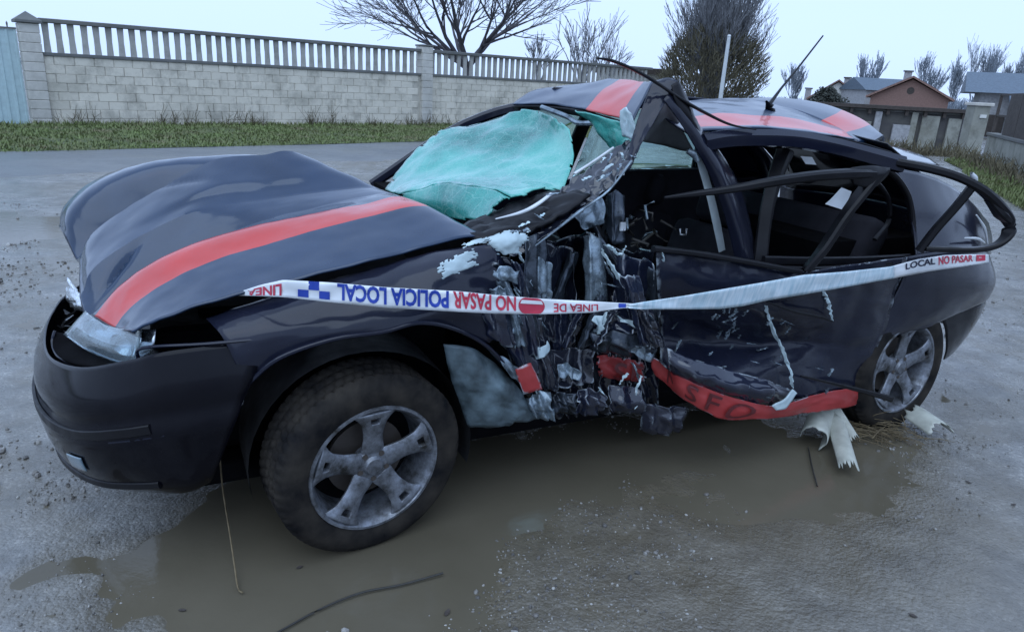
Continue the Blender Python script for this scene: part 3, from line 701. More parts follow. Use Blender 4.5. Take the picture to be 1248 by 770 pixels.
# pebbles
ico = bmesh.new(); bmesh.ops.create_icosphere(ico, subdivisions=1, radius=1); iv = [v.co.copy() for v in ico.verts]; iff = [tuple(v.index for v in f.verts) for f in ico.faces]; ico.free()
V, F = [], []; rg = random.Random(77); cnt = 0
while cnt < 11000:
    t = rg.random()
    if t < .62: x, y = rg.uniform(-1.7, 2.4), rg.uniform(1.45, 3.4)
    elif t < .9: x, y = rg.uniform(-6, -1.2), rg.uniform(2.2, 7.6)
    else: x, y = rg.uniform(2, 7), rg.uniform(2.5, 9)
    dn = noise.noise(Vector((x*1.5, y*1.5, 20)))+.5*noise.noise(Vector((x*4, y*4, 21)))
    c_ = G(600, 720); dn += .75*math.exp(-(((x-c_.x)/.55)**2+((y-c_.y)/.28)**2)); 
    c_ = G(40, 345); dn += .6*math.exp(-(((x-c_.x)/1.2)**2+((y-c_.y)/.7)**2))
    c_ = G(1130, 660); dn -= .5*math.exp(-(((x-c_.x)/.7)**2+((y-c_.y)/.6)**2))
    if dn < rg.uniform(-.1, .65): continue
    gz = ground_z(x, y)
    if gz < WATER-.004: continue
    s_ = min(.012, .0021*math.exp(rg.gauss(0, .55)))*(1.0 if t < .62 else 2.4)
    rot = Matrix.Rotation(rg.uniform(0, 6.28), 3, Vector((rg.gauss(0, 1), rg.gauss(0, 1), rg.gauss(0, 1))).normalized()) @ Matrix.Diagonal(Vector((s_*rg.uniform(.8, 1.5), s_, s_*rg.uniform(.5, .9))))
    b = len(V); p = Vector((x, y, gz+s_*.25)); V += [p+rot @ v for v in iv]; F += [tuple(b+i for i in f) for f in iff]; cnt += 1
tag(link('gravel', mesh('gravel', V, F), 'pebble', smooth=False), 'pale loose gravel scattered over the wet yard', 'gravel', kind='stuff')

# far tree line that closes the view down the lane
mb = MB(); rg = random.Random(55)
for i in range(2400):
    x = rg.uniform(-260, 300); y = 170+rg.uniform(-8, 8); h = rg.uniform(2.6, 5.0)*(1+.4*noise.noise(Vector((x*.05, 0, 0))))*(.5 if x < 75 else 1.0)
    p = Vector((x, y, -.9))
    for q in range(4):
        d_ = Vector((rg.gauss(0, .3), rg.gauss(0, .3), 1)).normalized(); mb.tube([p, p+d_*h*.6, p+d_*h+Vector((rg.gauss(0, .4), 0, 0))], [.22, .16, .03], 3)
tag(mb.build('far_wood', 'bark_hazed'), 'far line of low bare wood closing the horizon', 'wood', kind='stuff')
sh = empty('white_shed', D(778, 118, 48)); sh.location.z = -.4; tag(sh, 'small white shed with dark flat roof beyond the wall end', 'shed')
za = D(778, 83, 48).z+.4
MB().box((-2.2, 0, 0), (2.0, 4, za-.35)).build('wall', 'house_white', sh); MB().box((-2.6, -.4, za-.347), (2.4, 4.4, za)).build('roof', 'wood_dark', sh)
MB().box((-1.5, -.05, 1.0), (-.5, -.003, 1.9)).build('window', 'wood_dark', sh)
# ================================================================ WRECKED CAR
car = empty('wrecked_car', tuple(W1), CAR_ROT)
tag(car, 'wrecked dark blue hatchback with red stripes, crushed side and crumpled bonnet', 'car')
def SS(rows): return [[S(*p) if isinstance(p, tuple) else p for p in r] for r in rows]

# ---- bonnet
hood_rows = SS([
 [(160,403,.16),(200,386,.12),(260,366,.10),(340,343,.10),(430,320,.10),(505,302,.12),(582,287,.15), L(-.54,.16,.97)],
 [(136,398,.33),(172,364,.33),(232,328,.33),(300,303,.34),(400,274,.35),(455,262,.36),(517,251,.38), L(-.46,.40,1.0)],
 [(113,385,.48),(150,345,.50),(208,307,.50),(290,278,.50),(385,257,.50),(440,248,.52),(490,240,.55), L(-.42,.56,1.0)],
 [(104,376,.57),(131,353,.59),(173,323,.61),(224,292,.62),(300,269,.63),(390,251,.63),(475,236,.66), L(-.40,.68,1.0)],
 [(98,362,.68),(113,334,.72),(158,302,.74),(215,271,.75),(262,251,.76),(345,239,.76),(455,229,.76), L(-.38,.80,1.0)],
 [(97,320,.95),(107,291,1.0),(135,267,1.02),(190,234,1.02),(262,198,1.02),(320,190,1.00),(366,188,1.0), L(-.34,1.0,1.02)],
 [(90,303,1.15),(109,277,1.16),(141,257,1.16),(196,227,1.16),(262,199,1.15),(320,191,1.15), L(-.05,1.15,1.15), L(-.36,1.15,1.0)],
 [(80,287,1.30),(90,260,1.34),(125,233,1.35),(180,209,1.35),(250,195,1.33),(318,190,1.30), L(-.05,1.32,1.13), L(-.38,1.32,.98)],
 [(72,275,1.45),(78,252,1.50),(108,224,1.53),(160,204,1.55),(240,195,1.55),(312,191,1.5), L(-.05,1.55,1.08), L(-.40,1.55,.95)],
])
for j in range(6):
    hood_rows[6][j].z -= (.05, .075, .085, .075, .04, .01)[j]; hood_rows[6][j].y -= (.03, .04, .05, .05, .04, 0)[j]
    hood_rows[7][j].z += (.0, .012, .02, .02, .008, .0)[j]; hood_rows[7][j].y += (.02, .03, .04, .04, .02, 0)[j]
    hood_rows[3][j].z -= (.03, .06, .065, .045, .012, .0)[j]; hood_rows[3][j].x -= (.0, .01, .015, .01, 0, 0)[j]
    hood_rows[4][j].z += (.0, .012, .02, .018, .006, .0)[j]
def hood_disp(u, v, c):
    step = .016*(1/(1+math.exp(-(v-4.3/8)/.004))-.5)*math.exp(-((u-.55)/.20)**2)
    nick = -.022*math.exp(-(abs(v-(.42+.30*(u-.1)))/.010))*math.exp(-((u-.22)/.08)**2)
    nick += -.012*math.exp(-(abs(v-(.60-.5*(u-.5)))/.008))*math.exp(-((u-.5)/.06)**2)
    edge = .008*noise.noise(Vector((u*14, v*3, 2)))*(math.exp(-u/.08)+math.exp(-v/.05)*.6)
    return step+nick+edge+dents(.0035, 8, 1, .0006)(u, v, c)
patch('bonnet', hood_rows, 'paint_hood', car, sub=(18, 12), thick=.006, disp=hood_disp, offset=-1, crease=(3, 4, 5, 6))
smooth_angle(bpy.data.objects['bonnet'], 22)
# folded-down front lip of the bonnet
lip = [[r[0] for r in hood_rows], [r[0]+Vector((-.03, 0, -.035)) for r in hood_rows]]
patch('bonnet_lip', lip, 'paint_plain', car, sub=6, thick=.004)

# ---- engine bay, floor and other dark masses inside
m = MB(); m.box((-.45, -1.55, .25), (.55, -.35, .70)); m.build('engine', 'cavity_shade', car, bevel=.04)
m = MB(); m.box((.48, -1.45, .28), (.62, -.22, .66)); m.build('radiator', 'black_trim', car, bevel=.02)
m = MB(); m.box((-3.0, -1.66, .16), (.5, -.28, .24)); m.build('floor_pan', 'cavity_shade', car, bevel=.02)
m = MB(); m.box((-.62, -1.6, .24), (-.50, -.34, .98)); m.build('bulkhead', 'cavity_shade', car)

# ---- front bumper
plan = [(.22,.00),(.48,.01),(.63,.07),(.76,.21),(.862,.43),(.925,.70),(.935,1.0),(.89,1.3),(.77,1.54),(.55,1.68)]
ztop = [.752,.745,.705,.645,.605,.59,.59,.59,.62,.68]
zbot = [.31,.285,.26,.225,.20,.19,.19,.19,.20,.23]
fr = [0,.10,.24,.38,.50,.62,.70,.78,.88,1.0]; ins = [.10,.05,.02,.004,-.004,.008,.004,.008,.025,.05]
rows = []
for f_, q in zip(fr, ins):
    r = []
    for i, (x, d) in enumerate(plan):
        nx, nd = (0, 1) if i < 2 else ((1, 0) if i in (5, 6) else (.7, .7 if i < 5 else -.7))
        if i == 9: nx, nd = 0, -1
        if i in (0, 1) and q > 0: q2 = q*.6
        else: q2 = q
        xx = x-nx*q2; dd = d+nd*q2
        if i == 0: xx += .20*(1-f_)**.8
        r.append(L(xx, dd, zbot[i]+(ztop[i]-zbot[i])*f_))
    rows.append(r)
patch('front_bumper', rows, 'paint_bumper', car, sub=(4, 6), thick=.006, disp=dents(.004, 4, 4), offset=-1)
def bump_pt(x_i, f_, out=.006):
    """point on the bumper face at plan parameter x_i, height fraction f_"""
    A = np.array([[tuple(p) for p in r] for r in rows]); k_ = np.interp(f_, fr, range(len(fr)))
    p = cr(np.array([cr(A[:, j], k_) for j in range(A.shape[1])]), x_i)
    dirv = Vector((p[0]+.2, p[1]+.85, 0)).normalized() if x_i > 1.2 else Vector((.2, 1, 0)).normalized()
    return Vector(p)+dirv*out
sweep('bumper_moulding', [bump_pt(1.5+.35*i, .545) for i in range(14)], rrect(.012, .030), 'black_trim', car)
sweep('bumper_crease', [bump_pt(1.3+.35*i, .49, .002) for i in range(8)], circ(.004, 5), 'paint_plain', car)
sweep('lower_lip', [bump_pt(1.6+.35*i, .12) for i in range(14)], rrect(.02, .025), 'black_trim', car)
patch('fog_lamp', [[bump_pt(2.95+.13*i, .24+.04*j, .012) for i in range(4)] for j in range(4)], 'lamp_lens', car, sub=3, thick=.004)
patch('lower_intake', [[bump_pt(2.4+.45*i, .22+.035*j, .004) for i in range(3)] for j in range(4)], 'black_trim', car, sub=3, thick=.002)
# headlights
lens = SS([[(108,381,.50),(114,387,.45),(134,399,.33),(158,403,.22),(173,402,.16)], [(95,395,.50),(106,404,.42),(131,417,.29),(155,423,.19),(171,421,.14)], [(82,408,.52),(107,424,.40),(134,435,.28),(152,441,.20),(166,441,.15)]])
hl = patch('headlight', lens, 'lamp_glass', car, sub=6, thick=.012, disp=lambda u, v, c: .006*math.sin(u*3.14)*math.sin(v*3.14), offset=-1)
lens_in = [[p+Vector((-.035, -.03, -.012)) for p in r] for r in lens]
patch('reflector', lens_in, 'reflector', hl, sub=6, thick=.004, disp=lambda u, v, c: .010*math.sin(u*9.4))
for k_, (u_, v_) in enumerate(((112, 404), (146, 422))):
    b_ = lathe('lamp_bowl', [(.004,-.030),(.018,-.026),(.030,-.014),(.036,.0),(.038,.0),(.038,-.004)], 'reflector', hl, seg=24); b_.location = S(u_, v_, (.44, .25)[k_])+Vector((-.01, 0, .0)); b_.rotation_euler = (R(-15), 0, R(-38))
rec = SS([[(80,407,.55),(106,424,.45),(134,435,.33),(152,442,.24),(168,440,.18)], [(67,405,.58),(66,424,.52),(80,440,.42),(110,447,.30),(158,446,.17)]])
patch('headlight_recess', rec, 'cavity_shade', car, sub=5, thick=.01)
sweep('recess_rim', [S(67,403,.56),S(64,415,.55),(S(67,428,.52)),S(76,438,.46),S(99,447,.36),S(133,449,.26),S(158,447,.17),S(168,437,.13),S(174,424,.11),S(250,419,.03),S(330,412,.0)], circ(.005, 6), 'paint_plain', car)
far_l = SS([[(84,338,1.22),(92,350,1.15),(100,362,1.05),(108,374,.95)], [(84,352,1.22),(88,362,1.15),(95,370,1.05),(106,376,.97)], [(83,362,1.24),(87,370,1.17),(92,376,1.10),(104,377,1.0)]])
patch('headlight', far_l, 'chrome_bits', car, sub=5, thick=.008, disp=crumples(.012, 25, 2, 1))['label'] = 'shattered far headlight with glinting chrome'
for i in range(9):
    rg = random.Random(i); a = S(64+rg.uniform(8, 36), 388+rg.uniform(-8, 16), .75); b = a+Vector((rg.uniform(-.03, .03), rg.uniform(-.05, .05), rg.uniform(-.02, .03))); c = a+Vector((rg.uniform(-.03, .03), rg.uniform(-.04, .04), rg.uniform(-.03, .02)))
    MB().poly([a, b, c], (.003, .002, .002)).build('grille_shard', 'chrome_bits' if i % 3 == 0 else 'black_trim', car)

# ---- near front wing
wing = SS([
 [(252,390,.13),(330,362,.13),(400,343,.13),(470,324,.12),(540,306,.11),(606,296,.09)],
 [(262,400,.07),(332,380,.05),(402,360,.04),(470,343,.04),(542,326,.03),(612,318,.06)],
 [(272,412,.03),(333,402,.00),(403,384,-.01),(471,368,-.02),(545,355,-.02),(618,352,.03)],
 [(284,436,.01),(335,420,-.01),(405,402,-.03),(472,388,-.05),(545,378,-.05),(622,385,.00)],
 [(298,474,.02),(340,436,-.01),(405,414,-.03),(466,404,-.06),(520,393,-.06),(596,418,-.02)],
])
patch('front_wing', wing, 'paint_plain', car, sub=8, thick=.004, disp=dents(.008, 7, 3, .001))
sweep('wheel_arch_lip', [S(300,470,.02),S(340,436,-.02),S(405,413,-.04),S(466,404,-.065),S(510,393,-.065),S(552,400,-.06),S(592,421,-.03),S(622,453,.02)], rrect(.02, .012), 'paint_plain', car)
# inner arch: half barrel of black plastic
V, F = [], []
for i in range(25):
    a = -.25+i*(math.pi+.5)/24
    for d in (.06, .25, .55): V.append(L(-.06+.37*math.cos(a), d, .30+.37*math.sin(a)))
for i in range(24):
    for j in range(2): F.append((i*3+j, i*3+j+1, (i+1)*3+j+1, (i+1)*3+j))
link('inner_arch', mesh('inner_arch', V, F), 'arch_plastic', car)
m = MB(); m.box((-.5, -1.2, .2), (.4, -.5, .72)); m.build('arch_backing', 'cavity_shade', car)
liner = SS([[(540,418,.03),(575,424,.02),(605,446,.03),(632,476,.05)], [(548,450,.05),(582,458,.00),(612,474,.00),(640,492,.04)], [(560,490,.06),(590,490,.02),(620,494,.02),(648,503,.05)], [(571,518,.07),(602,520,.04),(632,514,.04),(658,508,.06)]])
patch('arch_liner', liner, 'liner_plastic', car, sub=7, thick=.005, disp=crumples(.014, 8, 5, 1))['label'] = 'torn grey plastic arch liner behind the front wheel'
m = MB(); m.poly([S(286,484,.03), S(300,477,.03), S(296,492,.03), S(288,495,.03)], (.004, .01, 0)); m.build('broken_bracket', 'white_trim', car)

# ---- wheels
def make_wheel(loc, rz=0, rx=0, near=True):
    w = empty('wheel', loc); w.scale = (1.03, 1.03, 1.03); w.rotation_euler = (rx, 0, rz); w.parent = car
    def tread(i, j, a, y):
        if abs(y+.09) > .085: return 0
        ch = (i + int(abs(y+.09)*70)) % 4
        g = -.0065 if ch == 0 else 0
        if j in (10, 14, 18): g = -.007
        return g
    prof = [(.205,-.01),(.212,.004),(.222,.008),(.250,.012),(.275,.010),(.292,.002),(.302,-.008),(.307,-.014)]
    prof += [(.310,-.02-.14*i/14) for i in range(15)] + [(.305,-.168),(.290,-.182),(.255,-.188),(.215,-.182),(.205,-.17)]
    t = lathe('tyre', prof, 'tyre_rubber', w, seg=240, rmod=tread)
    r = lathe('rim', [(.215,.004),(.213,.010),(.205,.010),(.199,.002),(.192,-.012),(.186,-.04),(.176,-.09),(.18,-.16),(.20,-.17)], 'alloy', w, seg=64)
    lathe('brake_disc', [(.0,-.075),(.13,-.075),(.13,-.09),(.0,-.09)], 'brake_iron', w, seg=32)
    lathe('rim_back', [(.0,-.12),(.186,-.12)], 'cavity_shade', w, seg=24)
    if not near: return w
    for s_ in range(5):
        a0 = 6.2832*s_/5+.30
        rs = [.045,.062,.08,.10,.12,.14,.156,.166,.178,.188,.197]; ws = [.036,.034,.031,.029,.030,.034,.038,.044,.053,.064,.076]; dep = [-.022,-.020,-.018,-.016,-.013,-.009,-.006,-.004,-.002,0,.001]
        V, F = [], []
        lat = (-1,-.62,-.3,.3,.62,1)
        for rr, ww, dd in zip(rs, ws, dep):
            for l_ in lat:
                V.append((rr*math.cos(a0)-ww*l_*math.sin(a0), dd-.010*l_*l_, rr*math.sin(a0)+ww*l_*math.cos(a0)))
        for i in range(len(rs)-1):
            for j in range(5):
                if i in (6, 7) and j == 2: continue
                F.append((i*6+j, i*6+j+1, (i+1)*6+j+1, (i+1)*6+j))
        o = link('spoke', mesh('spoke', V, F), 'alloy', w)
        sd_ = o.modifiers.new('t', 'SOLIDIFY'); sd_.thickness = .022; sd_.offset = -1 if False else 0
        bv = o.modifiers.new('b', 'BEVEL'); bv.width = .003; bv.segments = 2; bv.limit_method = 'ANGLE'
    h = lathe('hub', [(.0,-.004),(.026,-.004),(.031,-.010),(.034,-.014),(.055,-.016),(.062,-.024),(.062,-.05)], 'alloy', w, seg=40)
    for s_ in range(5):
        a0 = 6.2832*(s_+.5)/5+.30
        b = lathe('wheel_bolt', [(.0,.0),(.009,.0),(.010,-.012)], 'brake_iron', h, seg=8); b.location = (.046*math.cos(a0), -.012, .046*math.sin(a0))
    return w
fwc = S(463, 567, -.02)
make_wheel((fwc.x+.015, .02, .300), R(9), R(-3))['label'] = 'mud caked front wheel with five spoke alloy rim'
rwc = S(1099, 454, .02)
make_wheel((rwc.x, -.02, .300), R(3), R(2))
make_wheel((fwc.x+.05, -1.55, .305), near=False); make_wheel((rwc.x, -1.55, .305), near=False)

# ---- crazed windscreen: a sagging sheet folded over the cowl
ws = SS([
 [(466,229,1.28),(487,237,.98),(512,232,.82),(540,224,.68),(572,228,.52),(600,232,.40),(626,243,.27)],
 [(478,213,1.33),(500,216,1.12),(526,218,.94),(556,220,.76),(590,224,.58),(622,229,.44),(662,233,.28)],
 [(496,192,1.37),(520,196,1.18),(548,200,1.0),(580,205,.82),(614,211,.66),(646,219,.48),(689,236,.30)],
 [(520,168,1.40),(546,174,1.22),(574,180,1.05),(606,187,.88),(640,196,.70),(668,206,.54),(697,216,.36)],
 [(545,156,1.38),(570,159,1.22),(598,164,1.07),(628,170,.91),(656,178,.74),(680,188,.58),(701,200,.42)],
 [(580,151,1.32),(600,150,1.2),(622,150,1.08),(645,154,.94),(668,161,.78),(686,170,.62),(701,183,.48)],
 [(606,146,1.25),(620,139,1.18),(634,133,1.1),(648,131,1.0),(664,136,.86),(682,145,.70),(697,158,.58)],
])
def glass_disp(u, v, c):
    p = c*9
    e = min(u, 1-u, v, 1-v)
    return .016*noise.noise(c*5)+.006*noise.noise(p*1.5)+(.006*noise.noise(c*25) if e < .05 else 0)
patch('windscreen', ws, 'crazed_glass', car, sub=9, thick=.005, disp=glass_disp, tear=(.045, 6, 3, 1))['label'] = 'crazed turquoise windscreen sagging over the cowl'
flap = SS([
 [(482,238,1.0),(512,232,.82),(540,224,.68),(572,228,.52),(600,232,.40),(622,243,.29)],
 [(494,245,.95),(518,246,.76),(545,247,.60),(572,250,.46),(596,252,.35),(610,252,.28)],
 [(503,249,.92),(524,258,.72),(548,265,.56),(570,269,.42),(586,271,.31),(600,260,.27)],
])
patch('glass_fold', flap, 'crazed_glass', car, sub=9, thick=.005, disp=lambda u, v, c: .010*math.sin(v*3.14)+glass_disp(u, v, c)*.7, tear=(.08, 6, 5, 1))
frag = SS([
 [(700,136,.62),(722,140,.52),(745,146,.42),(766,150,.30)],
 [(718,150,.58),(735,156,.48),(752,160,.38),(772,158,.28)],
 [(738,172,.50),(748,176,.42),(758,176,.34),(772,168,.26)],
 [(745,186,.46),(752,188,.40),(760,184,.33),(770,176,.27)],
])
patch('glass_fragment', frag, 'crazed_glass', car, sub=7, thick=.005, disp=crumples(.012, 12, 6, 1))
frag2 = SS([[(757,135,.30),(763,131,.27),(770,138,.25)], [(756,150,.30),(766,150,.27),(775,155,.24)], [(760,166,.30),(768,168,.27),(775,172,.24)]])
patch('glass_fragment', frag2, 'primer_pale', car, sub=6, thick=.006, disp=crumples(.012, 18, 8, 1))

# ---- cowl, wiper and crushed windscreen pillar
cowl = SS([[(560,280,.30),(600,262,.30),(640,246,.30),(672,236,.30)], [(570,290,.18),(615,276,.18),(660,256,.20),(700,236,.22)], [(590,300,.10),(640,285,.10),(680,268,.12),(720,240,.16)]])
patch('cowl', cowl, 'black_trim', car, sub=6, thick=.01, disp=crumples(.02, 9, 4, 1))
sweep('cowl_trim', [S(604,267,.14), S(635,259,.15), S(655,249,.17), S(672,236,.20)], rrect(.016, .008), 'white_trim', car, scale=[.4,1,1,.8])
pil = SS([
 [(768,172,.28),(745,184,.30),(718,205,.30),(692,225,.28),(664,250,.24),(636,272,.20),(606,288,.16)],
 [(775,180,.22),(752,198,.24),(726,222,.22),(700,244,.20),(670,268,.16),(644,288,.12),(612,300,.10)],
 [(774,192,.18),(757,212,.18),(734,236,.17),(708,256,.15),(680,276,.11),(656,296,.07),(622,312,.05)],
])
facet('windscreen_pillar', pil, 'crumple', car, 4, .010, .010, 9)['label'] = 'crushed and wrinkled windscreen pillar'
sweep('pillar_edge', [S(770,196,.15), S(742,232,.14), S(706,258,.12), S(678,280,.08), S(652,300,.04)], rrect(.010, .007), 'torn_metal', car, scale=[1,.8,1.2,.8,.5])
sweep('pillar_trim', [S(700,212,.36), S(722,198,.36), S(748,180,.34)], rrect(.014, .008), 'white_trim', car)

# ---- roof, kinked up into a peak over the front door
rf = SS([
 [(771,149,.26),(780,130,.28),(790,112,.30),(796,100,.32)],
 [(752,143,.42),(762,126,.46),(772,112,.50),(782,100,.55)],
 [(733,139,.56),(742,124,.62),(754,108,.70),(768,99,.78)],
 [(700,131,.80),(710,120,.86),(725,110,.94),(746,97,1.05)],
 [(660,127,1.05),(672,118,1.10),(690,109,1.16),(722,101,1.24)],
 [(625,127,1.25),(636,119,1.30),(655,110,1.36),(690,105,1.42)],
])
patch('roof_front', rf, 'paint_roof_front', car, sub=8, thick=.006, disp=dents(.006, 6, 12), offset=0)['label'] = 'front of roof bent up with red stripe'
patch('windscreen_header', SS([[(625,129,1.25),(660,129,1.05),(700,133,.80),(735,142,.56),(770,152,.28)], [(628,133,1.25),(662,134,1.06),(702,140,.82),(736,148,.58),(766,156,.32)]]), 'black_trim', car, sub=5, thick=.012)
sweep('header_tube', [S(660,131,1.0), S(690,142,.85), S(705,150,.75), S(728,150,.6)], circ(.012, 8), 'torn_metal', car)
rr = SS([
 [(838,161,.24),(880,159,.22),(930,157,.22),(985,162,.24),(1041,170,.28)],
 [(838,148,.42),(880,145,.42),(930,146,.42),(985,153,.44),(1034,165,.46)],
 [(838,135,.70),(880,132,.70),(930,134,.70),(975,142,.72),(1018,155,.74)],
 [(838,126,1.0),(875,124,1.0),(918,125,1.0),(950,130,1.0),(985,139,1.0)],
 [(838,122,1.25),(868,121,1.25),(900,121,1.25),(922,123,1.25),(950,128,1.22)],
])
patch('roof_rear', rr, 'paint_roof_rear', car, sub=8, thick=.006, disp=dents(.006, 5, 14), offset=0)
mid_rows = []
for a_, b_ in zip((rf[1][-1], rf[2][-1], rf[3][-1], rf[4][-1], rf[5][-1]), (rr[0][0], rr[1][0], rr[2][0], rr[3][0], rr[4][0])):
    mid_rows.append([a_+Vector((0, 0, -.004)), a_.lerp(b_, .5)+Vector((0, 0, -.035)), b_+Vector((0, 0, -.004))])
patch('roof_middle', mid_rows, 'paint_plain', car, sub=5, thick=.005, disp=dents(.006, 6, 17))
sp_ = SS([
 [(912,124,1.2),(948,129,1.05),(985,140,.90),(1017,155,.72),(1044,171,.44)],
 [(908,121,1.25),(955,123,1.15),(1000,133,1.0),(1036,147,.82),(1062,172,.5)],
 [(904,120,1.35),(955,119.5,1.3),(1005,127,1.2),(1048,144,1.0),(1076,165,.66)],
 [(910,124,1.4),(965,124,1.38),(1012,134,1.30),(1052,152,1.10),(1078,172,.72)],
])
sp_T = [[sp_[i][j] for i in range(4)] for j in range(5)]
patch('rear_spoiler', [[sp_[i][j] for j in range(5)] for i in range(4)], 'paint_spoiler', car, sub=7, thick=.02, offset=-1)
patch('rear_screen', [[L(-2.56, .30, 1.315), L(-2.70, .85, 1.345), L(-2.66, 1.40, 1.32)], [L(-2.90, .30, 1.14), L(-3.02, .85, 1.17), L(-2.98, 1.42, 1.14)], [L(-3.14, .30, .94), L(-3.24, .85, .96), L(-3.18, 1.45, .94)]], 'dark_glass', car, sub=5, thick=.006)
patch('tailgate_edge', SS([[(1066,179,.55),(1083,178,.75),(1100,181,.9)], [(1087,187,.45),(1109,188,.65),(1131,193,.8)], [(1100,197,.38),(1122,199,.55),(1145,202,.7)]]), 'dark_glass', car, sub=5, thick=.006)
patch('tailgate', [[L(-3.14, .22, .95), L(-3.25, .85, .97), L(-3.18, 1.5, .95)], [L(-3.20, .2, .72), L(-3.32, .85, .72), L(-3.24, 1.55, .72)], [L(-3.12, .2, .42), L(-3.24, .85, .40), L(-3.16, 1.55, .42)]], 'paint_plain', car, sub=5, thick=.01)
# aerial
ab = S(938,131,.70); at_ = S(1003,44,.90)
m = MB(); m.tube([S(946,148,.62), S(940,136,.66), ab, S(934,124,.68)], [.004, .020, .024, .006], 10); an = m.build('aerial_base', 'black_trim', car, True)
m = MB(); m.tube([S(938,127,.69), S(952,108,.75), S(975,80,.82), at_], [.010, .006, .005, .004], 7); m.build('aerial_rod', 'black_trim', car, True)
# loose trim strip flung over the roof
sweep('loose_trim', [S(727,71,.30), S(745,74,.29), S(772,85,.27), S(800,101,.25), S(830,121,.22), S(858,137,.20), S(890,152,.17), S(921,158,.15)], rrect(.022, .010, .3), 'rubber_seal', car, scale=[.6,1,1,1,1,1,.8,.5])['label'] = 'black roof trim strip torn loose'
# peak: folded side rail and pillar sheets
def sheet(name, quads, mat, sub=6, amp=.006, seed=1, thick=.006, sc_=10, label=None, tear=None):
    o = patch(name, SS(quads), mat, car, sub=sub, thick=thick, tear=tear, disp=crumples(amp, sc_, seed, 1) if amp else None)
    if label: o['label'] = label
    return o
sheet('folded_rail', [[(796,100,.32),(812,96,.30),(826,100,.27)], [(786,122,.28),(800,122,.26),(815,118,.25)], [(776,150,.25),(786,152,.23),(798,148,.22)], [(768,182,.22),(774,182,.20),(780,178,.20)], [(762,208,.20),(766,208,.18),(769,204,.18)]], 'paint_plain', 8, .008, 2)
sheet('folded_rail', [[(818,104,.24),(826,100,.24),(829,104,.25)], [(822,122,.22),(834,124,.22),(842,132,.24)], [(835,146,.22),(846,150,.20),(853,160,.22)], [(850,172,.22),(858,176,.20),(864,180,.22)]], 'black_trim', 6, .004, 3)
sheet('roof_liner', [[(806,126,.30),(812,122,.32),(818,124,.34)], [(796,150,.35),(812,150,.40),(830,154,.38)], [(782,172,.40),(812,178,.48),(846,186,.40)]], 'headliner', 5, .004, 4)
# door pillar
bp = SS([[(808,122,.24),(814,116,.24),(822,118,.26)], [(826,146,.22),(836,144,.21),(848,150,.24)], [(845,176,.20),(858,174,.18),(872,180,.24)], [(862,206,.18),(876,205,.15),(892,210,.22)], [(876,240,.16),(890,240,.13),(906,244,.20)], [(888,280,.14),(902,280,.11),(916,284,.18)], [(896,318,.12),(910,320,.10),(922,322,.16)]])
patch('door_pillar', bp, 'paint_plain', car, sub=6, thick=.012, disp=dents(.004, 9, 5))
sweep('seat_belt', [S(849,184,.22), S(856,205,.22), S(866,240,.21), S(874,275,.21), S(880,306,.20)], rrect(.042, .003, .2), 'seat_belt', car, up_hint=(0, 1, 0), scale=[.5,.8,.85,.9,.8])
m = MB(); m.tube([S(838,184,.22), S(846,188,.21), S(852,196,.2)], [.012,.018,.012], 6); m.build('belt_guide', 'torn_metal', car, True)

# ---- roof side rail sweeping back to the sprung rear door frame
sweep('roof_side_rail', [S(856,172,.20), S(885,167,.19), S(923,166,.18), S(968,168,.16), S(1017,177,.12), S(1060,188,.06), S(1100,199,.0)], [(-.036,-.032),(-.010,-.042),(.030,-.034),(.036,.006),(.012,.028),(-.026,.024)], 'paint_plain', car)
sweep('roof_gutter', [S(848,163,.22), S(923,160,.21), S(985,165,.20), S(1041,173,.18), S(1086,186,.14)], rrect(.012, .008), 'black_trim', car)
FR = rrect(.064, .034, .28)
sweep('rear_door_frame', [S(1095,198,.0), S(1131,205,-.10), S(1168,216,-.18), S(1195,230,-.24), S(1216,250,-.28), S(1229,270,-.30), S(1228,286,-.31), S(1214,299,-.30), S(1190,304,-.26), S(1158,304,-.20), S(1128,303,-.14)], FR, 'black_trim', car, scale=[1,1,1,1,1,.95,.75,.6,.6,.6,.6], n=60)['label'] = 'rear door window frame sprung outward in a loop'
sweep('quarter_divider', [S(1186,226,-.22), S(1165,252,-.19), S(1140,280,-.15), S(1120,306,-.12)], rrect(.045, .03), 'black_trim', car)
sweep('rear_door_corner', [S(1205,243,-.26), S(1220,262,-.29), S(1234,274,-.31)], rrect(.07, .03), 'black_trim', car, scale=[.7,1,.5])
m = MB(); m.tube([S(1184,211,-.2), S(1187,217,-.2), S(1190,222,-.2)], [.006,.014,.006], 7); m.build('frame_clip', 'white_trim', car, True)
# front door window frame, folded back
sweep('front_door_frame', [S(810,241,.02), S(850,236,.0), S(895,230,-.04), S(940,222,-.08), S(990,215,-.10), S(1035,212,-.11), S(1062,212,-.10)], rrect(.04, .028), 'black_trim', car, scale=[.3,.7,.9,1.1,1.2,1.3,1.2])
sweep('front_door_frame', [S(1070,211,-.10), S(1056,228,-.10), S(1036,254,-.10), S(1016,284,-.09), S(1000,308,-.08), S(982,330,-.06)], rrect(.05, .032), 'black_trim', car, scale=[.8,1.1,1,1,1,.9])
sheet('frame_corner', [[(1036,205,-.10),(1056,203,-.10),(1082,206,-.10)], [(1036,214,-.11),(1056,214,-.115),(1080,212,-.11)], [(1038,222,-.10),(1052,228,-.11),(1066,226,-.105)]], 'black_trim', 5, .003, 2, .02)
sweep('window_seal', [S(1072,200,.10), S(1092,216,.09), S(1106,238,.08), S(1112,266,.07), S(1115,288,.05), S(1118,306,.03)], rrect(.03, .02), 'rubber_seal', car)
